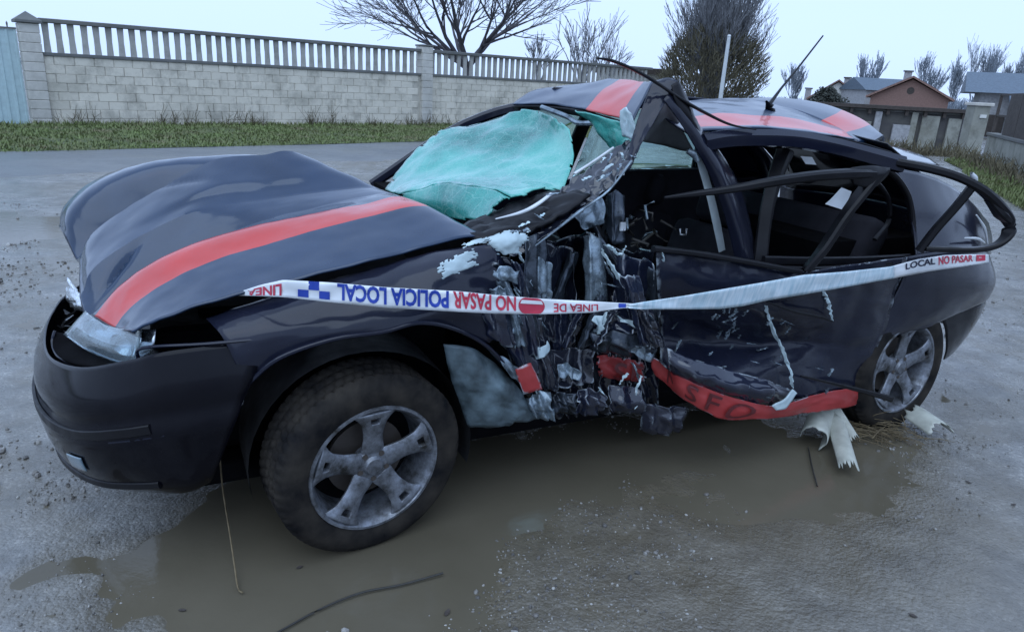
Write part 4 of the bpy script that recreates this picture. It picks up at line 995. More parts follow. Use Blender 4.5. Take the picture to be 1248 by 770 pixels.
sweep('inner_seal', [S(1052,214,.16), S(1072,226,.16), S(1084,248,.16), S(1082,272,.16), S(1066,292,.14)], rrect(.02, .015), 'rubber_seal', car)
# inner rear door uprights
sweep('rear_pillar_trim', [S(957,184,.20), S(945,216,.18), S(936,250,.16), S(930,285,.14), S(926,318,.12)], rrect(.06, .03), 'black_trim', car, scale=[1.2,1,.9,.9,1])
sweep('window_channel', [S(862,180,.24), S(905,174,.24), S(950,172,.23), S(1000,182,.22), S(1046,196,.2)], rrect(.025, .02), 'rubber_seal', car)

def ragged(name, pts, w, mat, seed=1, n=26):
    """thin torn metal lip: a strip of uneven width that kinks along its length"""
    A = np.array([tuple(S(*p)) for p in pts]); rg = random.Random(seed); V, F = [], []
    for i in range(n+1):
        p = Vector(cr(A, i*(len(A)-1)/n)); q = Vector(cr(A, min(i+1, n)*(len(A)-1)/n))-Vector(cr(A, max(i-1, 0)*(len(A)-1)/n)); q.normalize()
        sd_ = q.cross(Vector((0, 1, 0))).normalized(); k_ = w*math.sin(3.1416*(i+.4)/(n+.8))**.5
        p += sd_*rg.uniform(-.3, .3)*w; a = rg.uniform(.15, 1)*k_; b = rg.uniform(.15, 1)*k_
        V += [p-sd_*a+Vector((0, rg.uniform(0, .012), 0)), p+Vector((0, rg.uniform(.004, .012), 0)), p+sd_*b+Vector((0, rg.uniform(-.008, .008), 0))]
    for i in range(n):
        for j in range(2): F.append((i*3+j, (i+1)*3+j, (i+1)*3+j+1, i*3+j+1))
    o = link(name, mesh(name, V, F), mat, car, False); md = o.modifiers.new('t', 'SOLIDIFY'); md.thickness = .0015; return o
# ---- rear doors, quarter, sill
RD_PX = [
 [(799,303,.02),(850,311,.0),(910,321,-.03),(971,331,-.05),(1036,322,-.03),(1104,313,-.01)],
 [(800,336,.02),(850,345,-.02),(910,350,-.05),(972,350,-.06),(1038,343,-.03),(1100,334,-.01)],
 [(803,372,.05),(852,378,.02),(910,380,-.02),(972,374,-.03),(1038,368,-.02),(1092,358,-.01)],
 [(806,405,.12),(852,415,.13),(910,420,.09),(972,408,.04),(1036,400,.0),(1082,392,.0)],
 [(806,432,.08),(850,448,.02),(908,456,-.01),(968,440,.02),(1032,432,.02),(1066,428,.01)],
 [(804,440,.05),(848,470,.0),(905,488,-.03),(966,486,-.01),(1032,474,.02),(1054,470,.02)],
]
rd = SS(RD_PX)
patch('rear_door', rd, 'paint_scuffed', car, sub=9, thick=.006, disp=lambda u, v, c: crumples(.012, 5, 21, .7)(u, v, c)-.03*math.exp(-abs(v-.45-.35*u)/.03)*math.exp(-((u-.35)/.3)**2)+.02*math.exp(-abs(u-.55-.1*v)/.02)*max(0, v-.3))['label'] = 'buckled rear door'
sheet('door_fold', [[(812,425,.03),(850,440,-.03),(890,452,-.06),(930,462,-.07),(965,476,-.05)], [(815,440,.0),(850,458,-.06),(890,470,-.09),(930,478,-.09),(962,486,-.06)], [(818,452,.03),(850,470,-.02),(890,484,-.05),(925,492,-.05),(955,496,-.03)]], 'paint_scraped', 8, .012, 6)
sheet('sill_trim', [[(722,432,.20),(745,430,.19),(770,434,.18),(792,440,.16)], [(720,448,.20),(745,450,.18),(770,452,.17),(790,458,.15)], [(724,458,.21),(745,462,.19),(770,466,.18),(786,464,.16)]], 'sill_red', 9, .014, 3, .003, 14, label='torn piece of red sill trim', tear=(.22, 5, 2))
sill = SS([
 [(794,434,.10),(812,444,.06),(832,458,-.01),(862,473,-.05),(900,486,-.07),(945,494,-.06),(992,481,-.02),(1030,474,.0),(1050,474,.02)],
 [(794,446,.10),(812,460,.06),(832,474,-.015),(862,488,-.055),(900,499,-.075),(945,502,-.065),(992,492,-.025),(1030,484,-.005),(1050,482,.02)],
 [(798,456,.10),(814,470,.06),(834,486,-.01),(862,502,-.05),(884,511,-.07),(940,509,-.06),(990,502,-.02),(1030,496,.0),(1046,491,.025)],
])
sl = patch('red_sill', sill, 'sill_red', car, sub=8, thick=.004, disp=crumples(.007, 9, 3, 1)); sl['label'] = 'bent red sill strip with dark lettering'
sheet('red_scrap', [[(628,450,-.03),(638,445,-.04),(646,442,-.03)], [(632,463,-.04),(642,460,-.05),(654,458,-.04)], [(638,480,-.04),(649,477,-.05),(660,474,-.04)]], 'sill_red', 5, .004, 4)
qp = SS([
 [(1104,313,-.01),(1135,308,-.01),(1165,304,.0),(1190,303,.04),(1202,306,.14),(1204,312,.34)],
 [(1100,340,-.01),(1135,338,-.03),(1168,336,-.02),(1198,332,.03),(1211,332,.14),(1208,336,.40)],
 [(1088,366,.0),(1126,362,-.02),(1164,358,-.01),(1198,352,.04),(1210,351,.14),(1206,352,.42)],
 [(1074,398,.01),(1106,392,.0),(1142,383,.0),(1176,374,.05),(1195,371,.14),(1192,374,.42)],
 [(1058,432,.02),(1084,412,.02),(1108,404,.02),(1134,398,.03),(1152,384,.10),(1170,380,.40)],
])
patch('rear_quarter', qp, 'paint_plain', car, sub=8, thick=.006, disp=dents(.005, 5, 31))
sheet('rear_bumper', [[(1146,386,.08),(1172,378,.10),(1198,370,.14),(1202,368,.4)], [(1152,402,.10),(1170,398,.12),(1190,390,.17),(1192,388,.42)], [(1153,425,.14),(1164,420,.16),(1176,412,.22),(1176,410,.45)], [(1150,438,.18),(1156,434,.2),(1163,428,.26),(1163,424,.45)]], 'paint_bumper', 6, 0, 5)
m = MB(); m.box((-3.05, -1.6, .3), (-2.3, -.35, .85)); m.build('boot_floor', 'cavity_shade', car)
cp = SS([[(1088,204,.16),(1120,211,.16),(1150,222,.18),(1172,236,.22),(1190,254,.30),(1204,272,.40)], [(1104,240,.10),(1132,246,.10),(1160,254,.12),(1182,264,.16),(1198,274,.24),(1207,284,.36)], [(1113,280,.05),(1140,282,.05),(1165,284,.06),(1186,287,.10),(1200,292,.20),(1208,296,.34)], [(1116,314,.0),(1140,309,.0),(1165,305,.01),(1190,304,.05),(1202,306,.16),(1206,310,.34)]])
patch('rear_pillar', cp, 'paint_plain', car, sub=7, thick=.006, disp=dents(.004, 5, 33))
for a_, b_ in (((1190,262,.08),(1204,300,.12)), ((1176,290,.0),(1200,296,.08))):
    sweep('tail_lamp_edge', [S(*a_), S((a_[0]+b_[0])/2+3, (a_[1]+b_[1])/2-2, (a_[2]+b_[2])/2), S(*b_)], circ(.008, 6), 'white_trim', car, scale=[.4,1,.5])
sweep('door_sill_ledge', [S(930,317,.02), S(990,318,.02), S(1050,317,.03), S(1108,314,.03)], rrect(.02, .035), 'black_trim', car)
sweep('door_sill_ledge', [S(926,325,-.02), S(990,328,-.03), S(1050,324,-.02), S(1104,318,.0)], rrect(.02, .02), 'black_trim', car)
sweep('door_waist_rail', [S(796,303,.0), S(850,309,-.02), S(910,319,-.05), S(975,331,-.07)], rrect(.03, .02), 'black_trim', car)
sweep('hanging_rod', [S(976,458,-.04), S(1010,466,-.05), S(1050,476,-.06), S(1086,486,-.05)], rrect(.016, .02), 'black_trim', car, scale=[.4,.6,1,1.4])
ragged('torn_edge_glint', [(933,372,-.05),(938,392,-.03),(950,420,-.02),(960,445,-.02),(966,472,-.04)], .009, 'primer_pale', 933)
ragged('torn_edge_glint', [(1000,352,-.05),(1008,366,-.05),(1013,390,-.04)], .009, 'primer_pale', 1000)
sheet('torn_edge_glint', [[(940,494,-.09),(955,486,-.10),(966,474,-.10)], [(945,499,-.09),(958,496,-.10),(970,478,-.10)]], 'primer_pale', 5, .006, 9)
sweep('door_moulding', [S(935,368,-.06), S(970,380,-.06), S(1000,386,-.05), S(1015,392,-.04)], rrect(.012, .012), 'black_trim', car, scale=[.5,1,1,.4])

# ---- the crushed front door: intruded sheet with deep vertical folds
fd = SS([
 [(596,318,.05),(622,310,.10),(648,300,.20),(676,292,.36),(700,288,.42),(722,284,.32),(745,300,.34),(772,306,.30),(798,305,.08)],
 [(600,350,.04),(626,345,.10),(652,345,.26),(678,345,.44),(702,340,.46),(724,338,.28),(748,345,.36),(774,350,.30),(800,345,.10)],
 [(606,390,.05),(632,390,.10),(656,392,.24),(680,394,.42),(704,392,.40),(726,392,.24),(750,395,.28),(776,400,.26),(803,385,.12)],
 [(618,430,.06),(640,432,.10),(662,436,.20),(684,440,.34),(706,440,.30),(728,440,.22),(752,438,.22),(778,440,.20),(804,430,.13)],
 [(640,478,.07),(654,480,.10),(672,482,.16),(692,484,.22),(712,484,.22),(732,480,.20),(756,478,.20),(780,476,.18),(804,466,.14)],
 [(662,508,.10),(672,508,.14),(686,506,.20),(702,504,.24),(720,502,.24),(740,502,.22),(762,502,.20),(784,504,.18),(806,498,.16)],
])
facet('front_door', fd, 'crumple', car, 3, .020, .012, 40)['label'] = 'front door crushed inward into deep folds'
def shard(pts, mat, amp=.012, seed=1, name='torn_panel', sub=2, label=None):
    if name == 'peeled_paint':
        return sheet(name, pts, mat, 9, amp, seed, .003, 14, label, (.30, 6, seed))
    o = facet(name, SS(pts), mat, car, sub, min(.016, amp*.8), .010, seed)
    if label: o['label'] = label
    return o
# peeled pale paint on the wing
V1 = [[(528,322,-.045),(545,312,-.05),(562,305,-.05),(585,300,-.05)], [(530,336,-.045),(548,328,-.055),(566,318,-.055),(588,312,-.05)], [(534,344,-.04),(552,336,-.05),(572,331,-.05),(590,322,-.045)]]
shard(V1, 'primer_pale', .005, 3, 'peeled_paint', label='pale sheet of peeled paint on the wing')
shard([[(590,288,.0),(610,280,.0),(630,277,.0),(648,280,.03)], [(586,298,-.02),(608,294,-.03),(630,292,-.03),(645,294,.0)], [(600,306,-.02),(614,306,-.03),(628,304,-.03),(638,306,.0)], [(612,312,-.01),(620,313,-.02),(630,310,-.02),(636,312,.0)]], 'primer_pale', .006, 5, 'peeled_paint')
shard([[(560,298,-.04),(580,291,-.04),(600,287,-.03)], [(562,304,-.05),(582,298,-.05),(602,294,-.04)]], 'primer_pale', .004, 7, 'peeled_paint')
# torn pieces in the crush
shard([[(640,290,.06),(652,286,.08),(664,284,.12)], [(636,330,.04),(650,335,.05),(662,335,.10)], [(636,380,.03),(650,385,.05),(660,390,.10)], [(645,420,.05),(655,425,.07),(664,428,.12)]], 'dark_metal', .02, 11)
shard([[(714,286,.20),(722,284,.18),(732,292,.18)], [(712,318,.17),(724,318,.14),(738,322,.16)], [(714,345,.15),(726,346,.13),(740,350,.15)], [(716,378,.16),(728,380,.14),(742,380,.16)]], 'torn_metal', .012, 12, label='crumpled bare metal post in the crushed door opening')
shard([[(722,275,.22),(728,282,.2),(733,296,.19)], [(735,292,.2),(742,302,.17),(746,318,.16)], [(750,315,.17),(756,328,.14),(758,340,.14)], [(766,344,.14),(771,356,.11),(772,368,.12)]], 'dark_metal', .010, 14)
ragged('torn_edge_glint', [(732,302,.15),(742,320,.12),(757,342,.09),(770,362,.06),(776,376,.05)], .009, 'primer_pale', 732)
ragged('torn_edge_glint', [(736,298,.15),(746,303,.13),(755,310,.12),(762,300,.14)], .009, 'primer_pale', 736)
shard([[(716,384,.12),(740,382,.10),(765,388,.09),(790,398,.08)], [(714,398,.10),(740,400,.07),(765,404,.06),(792,410,.06)], [(718,414,.12),(742,412,.09),(768,414,.08),(790,416,.08)]], 'paint_scraped', .03, 15)
shard([[(752,384,.06),(766,390,.05),(778,396,.05),(792,398,.06)], [(758,392,.05),(770,397,.04),(780,402,.04),(792,406,.05)]], 'primer_pale', .012, 16)
shard([[(722,388,.06),(732,384,.06),(742,380,.08)], [(728,408,.06),(734,402,.05),(738,394,.06)]], 'primer_pale', .010, 17)
shard([[(640,486,.05),(655,480,.04),(672,480,.05)], [(642,498,.04),(660,497,.02),(674,496,.04)], [(650,511,.06),(664,510,.04),(678,508,.06)]], 'torn_metal', .02, 18, sub=3, label='crumpled grey sill metal below the crushed door')
shard([[(668,482,.07),(686,478,.06),(704,482,.08)], [(670,494,.05),(688,494,.04),(706,492,.07)], [(672,506,.07),(690,505,.06),(708,504,.08)]], 'dark_metal', .02, 118, sub=3)
shard([[(702,478,.09),(718,474,.08),(738,480,.10)], [(704,490,.07),(720,490,.06),(738,492,.08)], [(702,504,.09),(718,506,.08),(736,500,.10)]], 'paint_scraped', .02, 119, sub=3)
shard([[(738,470,.13),(756,468,.12),(780,472,.12)], [(740,488,.12),(758,490,.09),(784,492,.09)], [(744,502,.13),(762,502,.11),(786,506,.11)]], 'paint_scraped', .02, 19)
shard([[(782,494,.09),(802,492,.06),(824,494,.05),(840,500,.06)], [(782,510,.09),(804,508,.05),(824,510,.04),(836,512,.05)], [(784,526,.10),(804,530,.07),(822,528,.06),(828,522,.07)]], 'paint_scraped', .02, 20, label='torn blue black panel corner hanging below the sill')
shard([[(650,426,.05),(660,422,.05),(668,418,.06)], [(652,440,.05),(662,436,.04),(670,430,.06)]], 'primer_pale', .004, 22)
shard([[(606,430,.0),(618,438,.0),(632,446,.03)], [(612,444,-.01),(626,452,-.01),(636,458,.03)], [(622,460,.0),(630,464,.0),(638,468,.04)]], 'torn_metal', .01, 23)
shard([[(588,372,-.03),(602,366,-.03),(618,364,-.01)], [(594,398,-.04),(608,392,-.04),(624,390,-.01)], [(600,414,-.02),(614,420,-.02),(630,424,.02)]], 'paint_scraped', .012, 24)
shard([[(790,320,.08),(800,330,.04),(806,345,.03)], [(786,350,.10),(797,358,.06),(803,372,.05)], [(784,380,.10),(795,388,.07),(802,400,.06)]], 'dark_metal', .012, 25)
shard([[(795,300,.03),(806,302,.02),(818,306,.02)], [(797,306,.03),(803,310,.02),(806,318,.03)]], 'primer_pale', .004, 26)
rg = random.Random(99)
for i, (q, mt) in enumerate([   # large folded pieces of door skin
 ([[(648,300,.10),(668,296,.20),(690,300,.26),(704,310,.24)], [(650,335,.08),(670,335,.20),(688,340,.30),(702,345,.24)], [(648,370,.08),(666,372,.18),(686,376,.28),(704,380,.20)], [(652,410,.08),(668,412,.16),(686,418,.22),(702,420,.18)]], 'crumple'),
 ([[(742,306,.20),(758,310,.14),(778,316,.16),(796,318,.06)], [(744,335,.18),(760,340,.10),(778,345,.16),(798,350,.06)], [(746,366,.16),(764,370,.10),(780,378,.14),(800,382,.07)], [(750,390,.14),(766,398,.10),(782,402,.12),(800,410,.08)]], 'paint_scraped'),
 ([[(604,372,.0),(624,368,.02),(644,372,.06)], [(610,398,-.01),(630,398,.0),(650,400,.06)], [(620,424,.0),(640,426,.02),(656,428,.08)], [(634,452,.03),(650,452,.04),(664,450,.10)]], 'paint_scraped'),
 ([[(664,426,.12),(684,424,.18),(706,426,.14),(722,424,.12)], [(666,446,.10),(686,448,.16),(706,448,.12),(720,446,.12)], [(668,470,.08),(688,472,.12),(706,470,.10),(722,468,.12)]], 'crumple'),
 ([[(722,400,.08),(748,404,.05),(774,410,.05),(800,418,.08)], [(722,416,.06),(748,418,.03),(776,424,.03),(802,430,.07)], [(724,430,.09),(748,430,.07),(776,434,.07),(798,438,.09)]], 'dark_metal')]):
    shard(q, mt, .025, 80+i, 'door_skin', sub=2)
for i in range(11):       # upright folded strips of door skin and frame
    u_ = 614+i*17; v0 = rg.uniform(300, 400); v1 = min(500 if u_ < 715 else 424, v0+rg.uniform(70, 130)); w_ = rg.uniform(6, 13); d_ = .01+.24*math.exp(-((u_-695)/42)**2)+rg.uniform(-.02, .02); ln_ = rg.uniform(-38, 38)
    q = [[(u_-w_+ln_*k_, v0+(v1-v0)*k_, d_+.02*rg.random()), (u_+ln_*k_, v0+(v1-v0)*k_, d_-.025), (u_+w_+ln_*k_, v0+(v1-v0)*k_, d_+.02)] for k_ in (0, .33, .66, 1)]
    shard(q, rg.choice(['dark_metal', 'paint_scraped', 'paint_scraped', 'crumple', 'crumple', 'crumple', 'paint_scraped', 'torn_metal' if i % 3 == 0 else 'dark_metal']), .012, 50+i, sub=3)
for i in range(14):       # small bright chips of bare metal caught in the folds
    u_, v_ = rg.uniform(610, 800), rg.uniform(330, 512)
    if i > 9: u_, v_ = rg.uniform(650, 800), rg.uniform(470, 512)
    d_ = .02+.20*math.exp(-((u_-695)/45)**2)
    a = S(u_, v_, d_); e1 = Vector((rg.uniform(-.02, .02), rg.uniform(-.01, .01), rg.uniform(-.03, .03))); e2 = Vector((rg.uniform(-.012, .012), rg.uniform(-.01, .01), rg.uniform(-.008, .008)))
    MB().poly([a, a+e1, a+e1*1.1+e2, a+e2*.7], (.001, .002, .001)).build('metal_chip', rg.choice(['primer_pale', 'torn_metal', 'white_trim']), car)

for i, q in enumerate([   # scraped bare sheets
 [[(600,330,-.03),(616,326,-.02),(634,330,.0)], [(602,342,-.035),(618,342,-.03),(634,346,.0)]],
 [[(648,318,.06),(660,314,.08),(672,320,.12)], [(646,345,.05),(660,348,.07),(672,350,.12)], [(650,362,.06),(660,364,.08),(670,366,.12)]],
 [[(596,352,-.04),(612,348,-.035),(626,352,-.01)], [(600,366,-.04),(614,364,-.04),(628,370,-.01)]],
 [[(676,446,.10),(690,442,.12),(704,448,.10)], [(678,458,.09),(692,460,.10),(706,462,.09)]],
 [[(770,420,.04),(784,424,.04),(798,432,.06)], [(766,430,.05),(782,436,.04),(796,442,.06)]]]):
    shard(q, 'torn_metal', .012, 140+i, sub=3)
for i in range(16):       # crease highlights on the crushed pillar, painted as pale slivers
    t_ = rg.uniform(.05, .95); u_ = 770-160*t_+rg.uniform(-10, 14); v_ = 178+118*t_+rg.uniform(-12, 12); l_ = rg.uniform(6, 16); a_ = rg.gauss(2.4, .6)
    ragged('torn_edge_glint', [(u_, v_, .16-.10*t_), (u_+l_*.5*math.cos(a_), v_+l_*.5*math.sin(a_), .15-.10*t_), (u_+l_*math.cos(a_), v_+l_*math.sin(a_), .16-.10*t_)], rg.uniform(.001, .003), 'torn_metal' if i % 2 else 'primer_pale', 500+i, 8)
for i in range(24):       # glints in the crush, painted as pale ragged strips
    u_, v_ = rg.uniform(612, 805), rg.uniform(300, 505); d_ = .0+.20*math.exp(-((u_-695)/42)**2); l_ = rg.uniform(8, 26); a_ = rg.gauss(1.3, .6)
    ragged('torn_edge_glint', [(u_, v_, d_), (u_+l_*.5*math.cos(a_)+rg.uniform(-2, 2), v_+l_*.5*math.sin(a_), d_-.01), (u_+l_*math.cos(a_), v_+l_*math.sin(a_), d_)], rg.uniform(.0015, .0042), rg.choice(['primer_pale', 'torn_metal', 'torn_metal']), 300+i, 9)
for i in range(44):       # scratches down to primer on the rear door
    u_, v_ = rg.gauss(888, 12), rg.uniform(376, 432); 
    if i > 18: u_, v_ = rg.uniform(815, 1010), rg.uniform(380, 480)
    l_ = rg.uniform(5, 16); a_ = rg.gauss(-.9 if i < 35 else .3, .35); A = np.array([[tuple(q) for q in r] for r in rd])
    def dd(u2, v2):
        bi = min(((u2-p2[0])**2+(v2-p2[1])**2, p2[2]) for r2 in RD_PX for p2 in r2); return bi[1]-.035
    ragged('scratch', [(u_, v_, dd(u_, v_)), (u_+l_*.5*math.cos(a_), v_+l_*.5*math.sin(a_), dd(u_, v_)), (u_+l_*math.cos(a_), v_+l_*math.sin(a_), dd(u_, v_))], rg.uniform(.0005, .0011), 'torn_metal', 400+i, 7)
# ---- cabin
def soft_box(name, lo, hi, mat, bev=.05, M_=None, parent=car):
    m = MB(); m.box(lo, hi, M_); return m.build(name, mat, parent, True, bevel=bev)
for dx, dd, sx in ((-1.50, .42, 1), (-1.50, 1.02, 1)):
    st = soft_box('front_seat', (dx-.25, -dd-.46, .34), (dx+.28, -dd, .50), 'seat_cloth')
    Mx = Matrix.Translation((dx-.28, 0, .45)) @ Matrix.Rotation(R(-18), 4, 'Y'); soft_box('backrest', (-.08, -dd-.45, 0), (.08, -dd-.01, .46), 'seat_cloth', .05, Mx, st)
    Mx = Matrix.Translation((dx-.42, 0, .90)) @ Matrix.Rotation(R(-12), 4, 'Y'); soft_box('headrest', (-.05, -dd-.36, 0), (.05, -dd-.10, .17), 'seat_cloth', .04, Mx, st)
st = soft_box('rear_bench', (-2.5, -1.5, .36), (-2.0, -.30, .52), 'seat_cloth'); Mx = Matrix.Translation((-2.5, 0, .48)) @ Matrix.Rotation(R(-20), 4, 'Y'); soft_box('backrest', (-.08, -1.5, 0), (.08, -.30, .50), 'seat_cloth', .05, Mx, st)
soft_box('dashboard', (-1.0, -1.5, .62), (-.62, -.45, .92), 'black_trim', .06)
m = MB(); 
pts = [Vector((0, .18*math.cos(a*6.2832/20), .18*math.sin(a*6.2832/20))) for a in range(21)]
m.tube(pts, .016, 8); sw = m.build('steering_wheel', 'black_trim', car, True); sw.location = L(-1.12, .62, .90); sw.rotation_euler = (0, R(25), R(8))
# far side of the body with its windows
far = [[L(.45, 1.70, .25), L(-.5, 1.72, .22), L(-1.6, 1.73, .22), L(-2.6, 1.72, .25), L(-3.1, 1.62, .30)], [L(.5, 1.70, .55), L(-.5, 1.74, .55), L(-1.6, 1.75, .55), L(-2.6, 1.74, .55), L(-3.15, 1.60, .55)], [L(.4, 1.64, .86), L(-.5, 1.68, .94), L(-1.6, 1.69, .97), L(-2.6, 1.66, 1.0), L(-3.05, 1.5, 1.0)]]
patch('far_side_panel', far, 'paint_plain', car, sub=5, thick=.03)
sweep('far_roof_rail', [L(-.5, 1.64, .96), L(-.95, 1.5, 1.28), L(-1.4, 1.42, 1.40), L(-2.2, 1.40, 1.40), L(-2.8, 1.45, 1.20), L(-3.05, 1.5, .98)], rrect(.05, .05), 'paint_plain', car)
sweep('far_door_pillar', [L(-1.62, 1.68, .95), L(-1.68, 1.50, 1.38)], rrect(.10, .04), 'black_trim', car)
patch('far_window', [[L(-.7, 1.64, .96), L(-1.15, 1.66, .97), L(-1.6, 1.67, .98)], [L(-1.0, 1.50, 1.28), L(-1.3, 1.45, 1.37), L(-1.64, 1.47, 1.38)]], 'tinted_glass', car, sub=4, thick=.004)
patch('far_window', [[L(-1.7, 1.67, .98), L(-2.2, 1.66, .99), L(-2.6, 1.64, 1.0)], [L(-1.72, 1.47, 1.38), L(-2.15, 1.45, 1.38), L(-2.5, 1.47, 1.28)]], 'tinted_glass', car, sub=4, thick=.004)
patch('far_quarter', [[L(-2.55, 1.66, 1.0), L(-2.8, 1.6, 1.0), L(-3.12, 1.48, .97)], [L(-2.42, 1.45, 1.38), L(-2.7, 1.43, 1.33), L(-3.02, 1.45, 1.12)]], 'paint_plain', car, sub=4, thick=.02)
patch('far_roof_edge', [[L(-1.3, 1.22, 1.48), L(-2.0, 1.22, 1.47), L(-2.75, 1.22, 1.44)], [L(-1.3, 1.44, 1.39), L(-2.0, 1.43, 1.41), L(-2.75, 1.46, 1.24)]], 'paint_plain', car, sub=4, thick=.01)
sheet('door_card', [[(742,208,1.2),(790,207,1.2),(840,206,1.2),(880,204,1.2)], [(742,300,1.25),(790,300,1.25),(840,300,1.25),(880,300,1.25)]], 'seat_cloth', 4, 0, 1, .04)
# dashboard wreckage near the opening
rg = random.Random(4)
for i in range(16):
    a = S(rg.uniform(755, 805), rg.uniform(262, 298), rg.uniform(.25, .45)); b = a+Vector((rg.uniform(-.08, .08), rg.uniform(-.05, .05), rg.uniform(-.05, .05))); c = b+Vector((rg.uniform(-.05, .05), rg.uniform(-.05, .05), rg.uniform(-.03, .03)))
    m = MB(); m.tube([a, b, c], [.006, .005, .004], 5); m.build('loose_cable', 'wire_black' if i % 4 else 'torn_metal', car, True)
shard([[(742,236,.30),(752,232,.28),(762,240,.28)], [(738,262,.28),(750,262,.26),(764,264,.26)], [(742,292,.26),(752,296,.24),(766,292,.24)]], 'dark_metal', .02, 28)
shard([[(700,262,.24),(718,246,.26),(732,238,.28)], [(706,276,.24),(722,266,.25),(736,256,.26)], [(718,280,.24),(728,276,.24),(736,270,.25)]], 'torn_metal', .015, 29)
m = MB(); m.box((-.012, -.004, -.016), (.012, .004, .016)); o = m.build('buckle_button', 'white_trim', car); o.location = S(759, 276, .24)
m = MB(); m.tube([S(829,279,.30), S(829,286,.30), S(836,286,.30), S(837,279,.30)], .004, 5); m.build('door_striker', 'white_trim', car, True)
# ================================================================ TAPE, LETTERING, DEBRIS
def text_mesh(body, size=1.0, bold=.02, shear=0.0):
    cu = bpy.data.curves.new('txt', 'FONT'); cu.body = body; cu.size = size; cu.offset = bold; cu.shear = shear; cu.resolution_u = 3
    o = bpy.data.objects.new('txt', cu); col.objects.link(o); bpy.context.view_layer.update()
    dg = bpy.context.evaluated_depsgraph_get(); me = bpy.data.meshes.new_from_object(o.evaluated_get(dg))
    V = [v.co.copy() for v in me.vertices]; F = [tuple(p.vertices) for p in me.polygons]
    bpy.data.objects.remove(o); bpy.data.curves.remove(cu); bpy.data.meshes.remove(me)
    x0 = min(v.x for v in V); x1 = max(v.x for v in V); y0 = min(v.y for v in V); y1 = max(v.y for v in V)
    return [((v.x-x0)/(x1-x0), (v.y-y0)/(y1-y0)) for v in V], F
class Ribbon:
    """film strip given by its upper and lower edge; at(u) is linear in the horizontal survey coordinate"""
    def __init__(s, top, bot):
        s.tx = [p[0] for p in top]; s.bx = [p[0] for p in bot]; s.top, s.bot = top, bot
    def at(s, u, t, off=0.0):
        f = lambda xs, ps, k_: float(np.interp(u, xs, [p[k_] for p in ps]))
        a = (u, f(s.tx, s.top, 1), f(s.tx, s.top, 2)); b = (u, f(s.bx, s.bot, 1), f(s.bx, s.bot, 2))
        wob = .007*math.sin(u*.045)+.006*noise.noise(Vector((u*.035, t*1.5, 2)))+.0028*noise.noise(Vector((u*.14+t*2, t*2.5, 5)))
        return S(u, b[1]+(a[1]-b[1])*t, b[2]+(a[2]-b[2])*t-wob*(1 if 300 < u < 1200 else 0)-off)
    def mesh(s, name, mat, parent, u0, u1, n=90):
        V = [s.at(u0+(u1-u0)*i/n, j/6) for i in range(n+1) for j in range(7)]
        F = [(i*7+j, (i+1)*7+j, (i+1)*7+j+1, i*7+j+1) for i in range(n) for j in range(6)]
        o = link(name, mesh(name, V, F), mat, parent); md = o.modifiers.new('t', 'SOLIDIFY'); md.thickness = .0006; md.offset = 0; return o
    def text(s, name, body, u0, u1, t0, t1, mat, parent, bold=.03, flip=True, shear=0):
        P_, F = text_mesh(body, 1.0, bold, shear)
        V = []
        for x, y in P_:
            if flip: x, y = 1-x, 1-y
            V.append(s.at(u0+(u1-u0)*x, t0+(t1-t0)*y, .0022))
        o = link(name, mesh(name, V, F), mat, parent, False); return o
    def quad(s, name, u0, u1, t0, t1, mat, parent, n=3):
        V = [s.at(u0+(u1-u0)*i/n, t0+(t1-t0)*j, .0022) for i in range(n+1) for j in range(2)]
        return link(name, mesh(name, V, [(i*2, i*2+2, i*2+3, i*2+1) for i in range(n)]), mat, parent, False)
tp = empty('police_tape', tuple(W1), CAR_ROT)
tag(tp, 'white police cordon tape with upside down lettering stretched across the wreck', 'tape')
rb1 = Ribbon([(284,358,.16),(318,347,.03),(345,341,-.07),(400,344,-.09),(470,350,-.10),(560,355,-.10),(600,359,-.08),(660,364,-.07),(720,367,-.07),(755,369,-.08),(775,370,-.09)],
             [(284,360,.16),(318,361,.03),(345,362,-.07),(400,368,-.09),(470,375,-.10),(560,380,-.10),(600,382,-.08),(660,383,-.07),(720,381,-.07),(755,376,-.08),(775,374.5,-.09)])
rb1.mesh('tape_strip', 'tape_film', tp, 284, 772)
rb1.text('lettering', 'LINEA', 300, 343, .08, .80, 'ink_red', tp)
for i, j in ((0, 0), (1, 1), (2, 0)):
    rb1.quad('checker', 363+13*i, 376+13*i, .12 if j == 0 else .54, .52 if j == 0 else 1.0, 'ink_blue', tp)
rb1.text('lettering', 'POLICIA LOCAL', 411, 547, .14, .995, 'ink_blue', tp, bold=.035)
rb1.text('lettering', 'NO PASAR', 552, 629, .16, .995, 'ink_red', tp, bold=.03)
rb1.text('lettering', 'LINEA DE', 675, 729, .12, .72, 'ink_red', tp, bold=.02)
c_u, c_t = 648, .50
V = [rb1.at(c_u+16*math.cos(a*.2618), max(0.03, min(.99, c_t+.62*math.sin(a*.2618))), .0022) for a in range(24)]
link('no_entry_disc', mesh('no_entry_disc', V, [tuple(range(24))]), 'ink_red', tp, False)
V = [rb1.at(u, t, .0042) for u, t in ((634,.62),(662,.62),(660,.84),(636,.84))]; link('no_entry_bar', mesh('no_entry_bar', V, [(0,1,2,3)]), 'tape_film', tp, False)
rb1.quad('checker', 754, 763, .15, .9, 'ink_blue', tp)
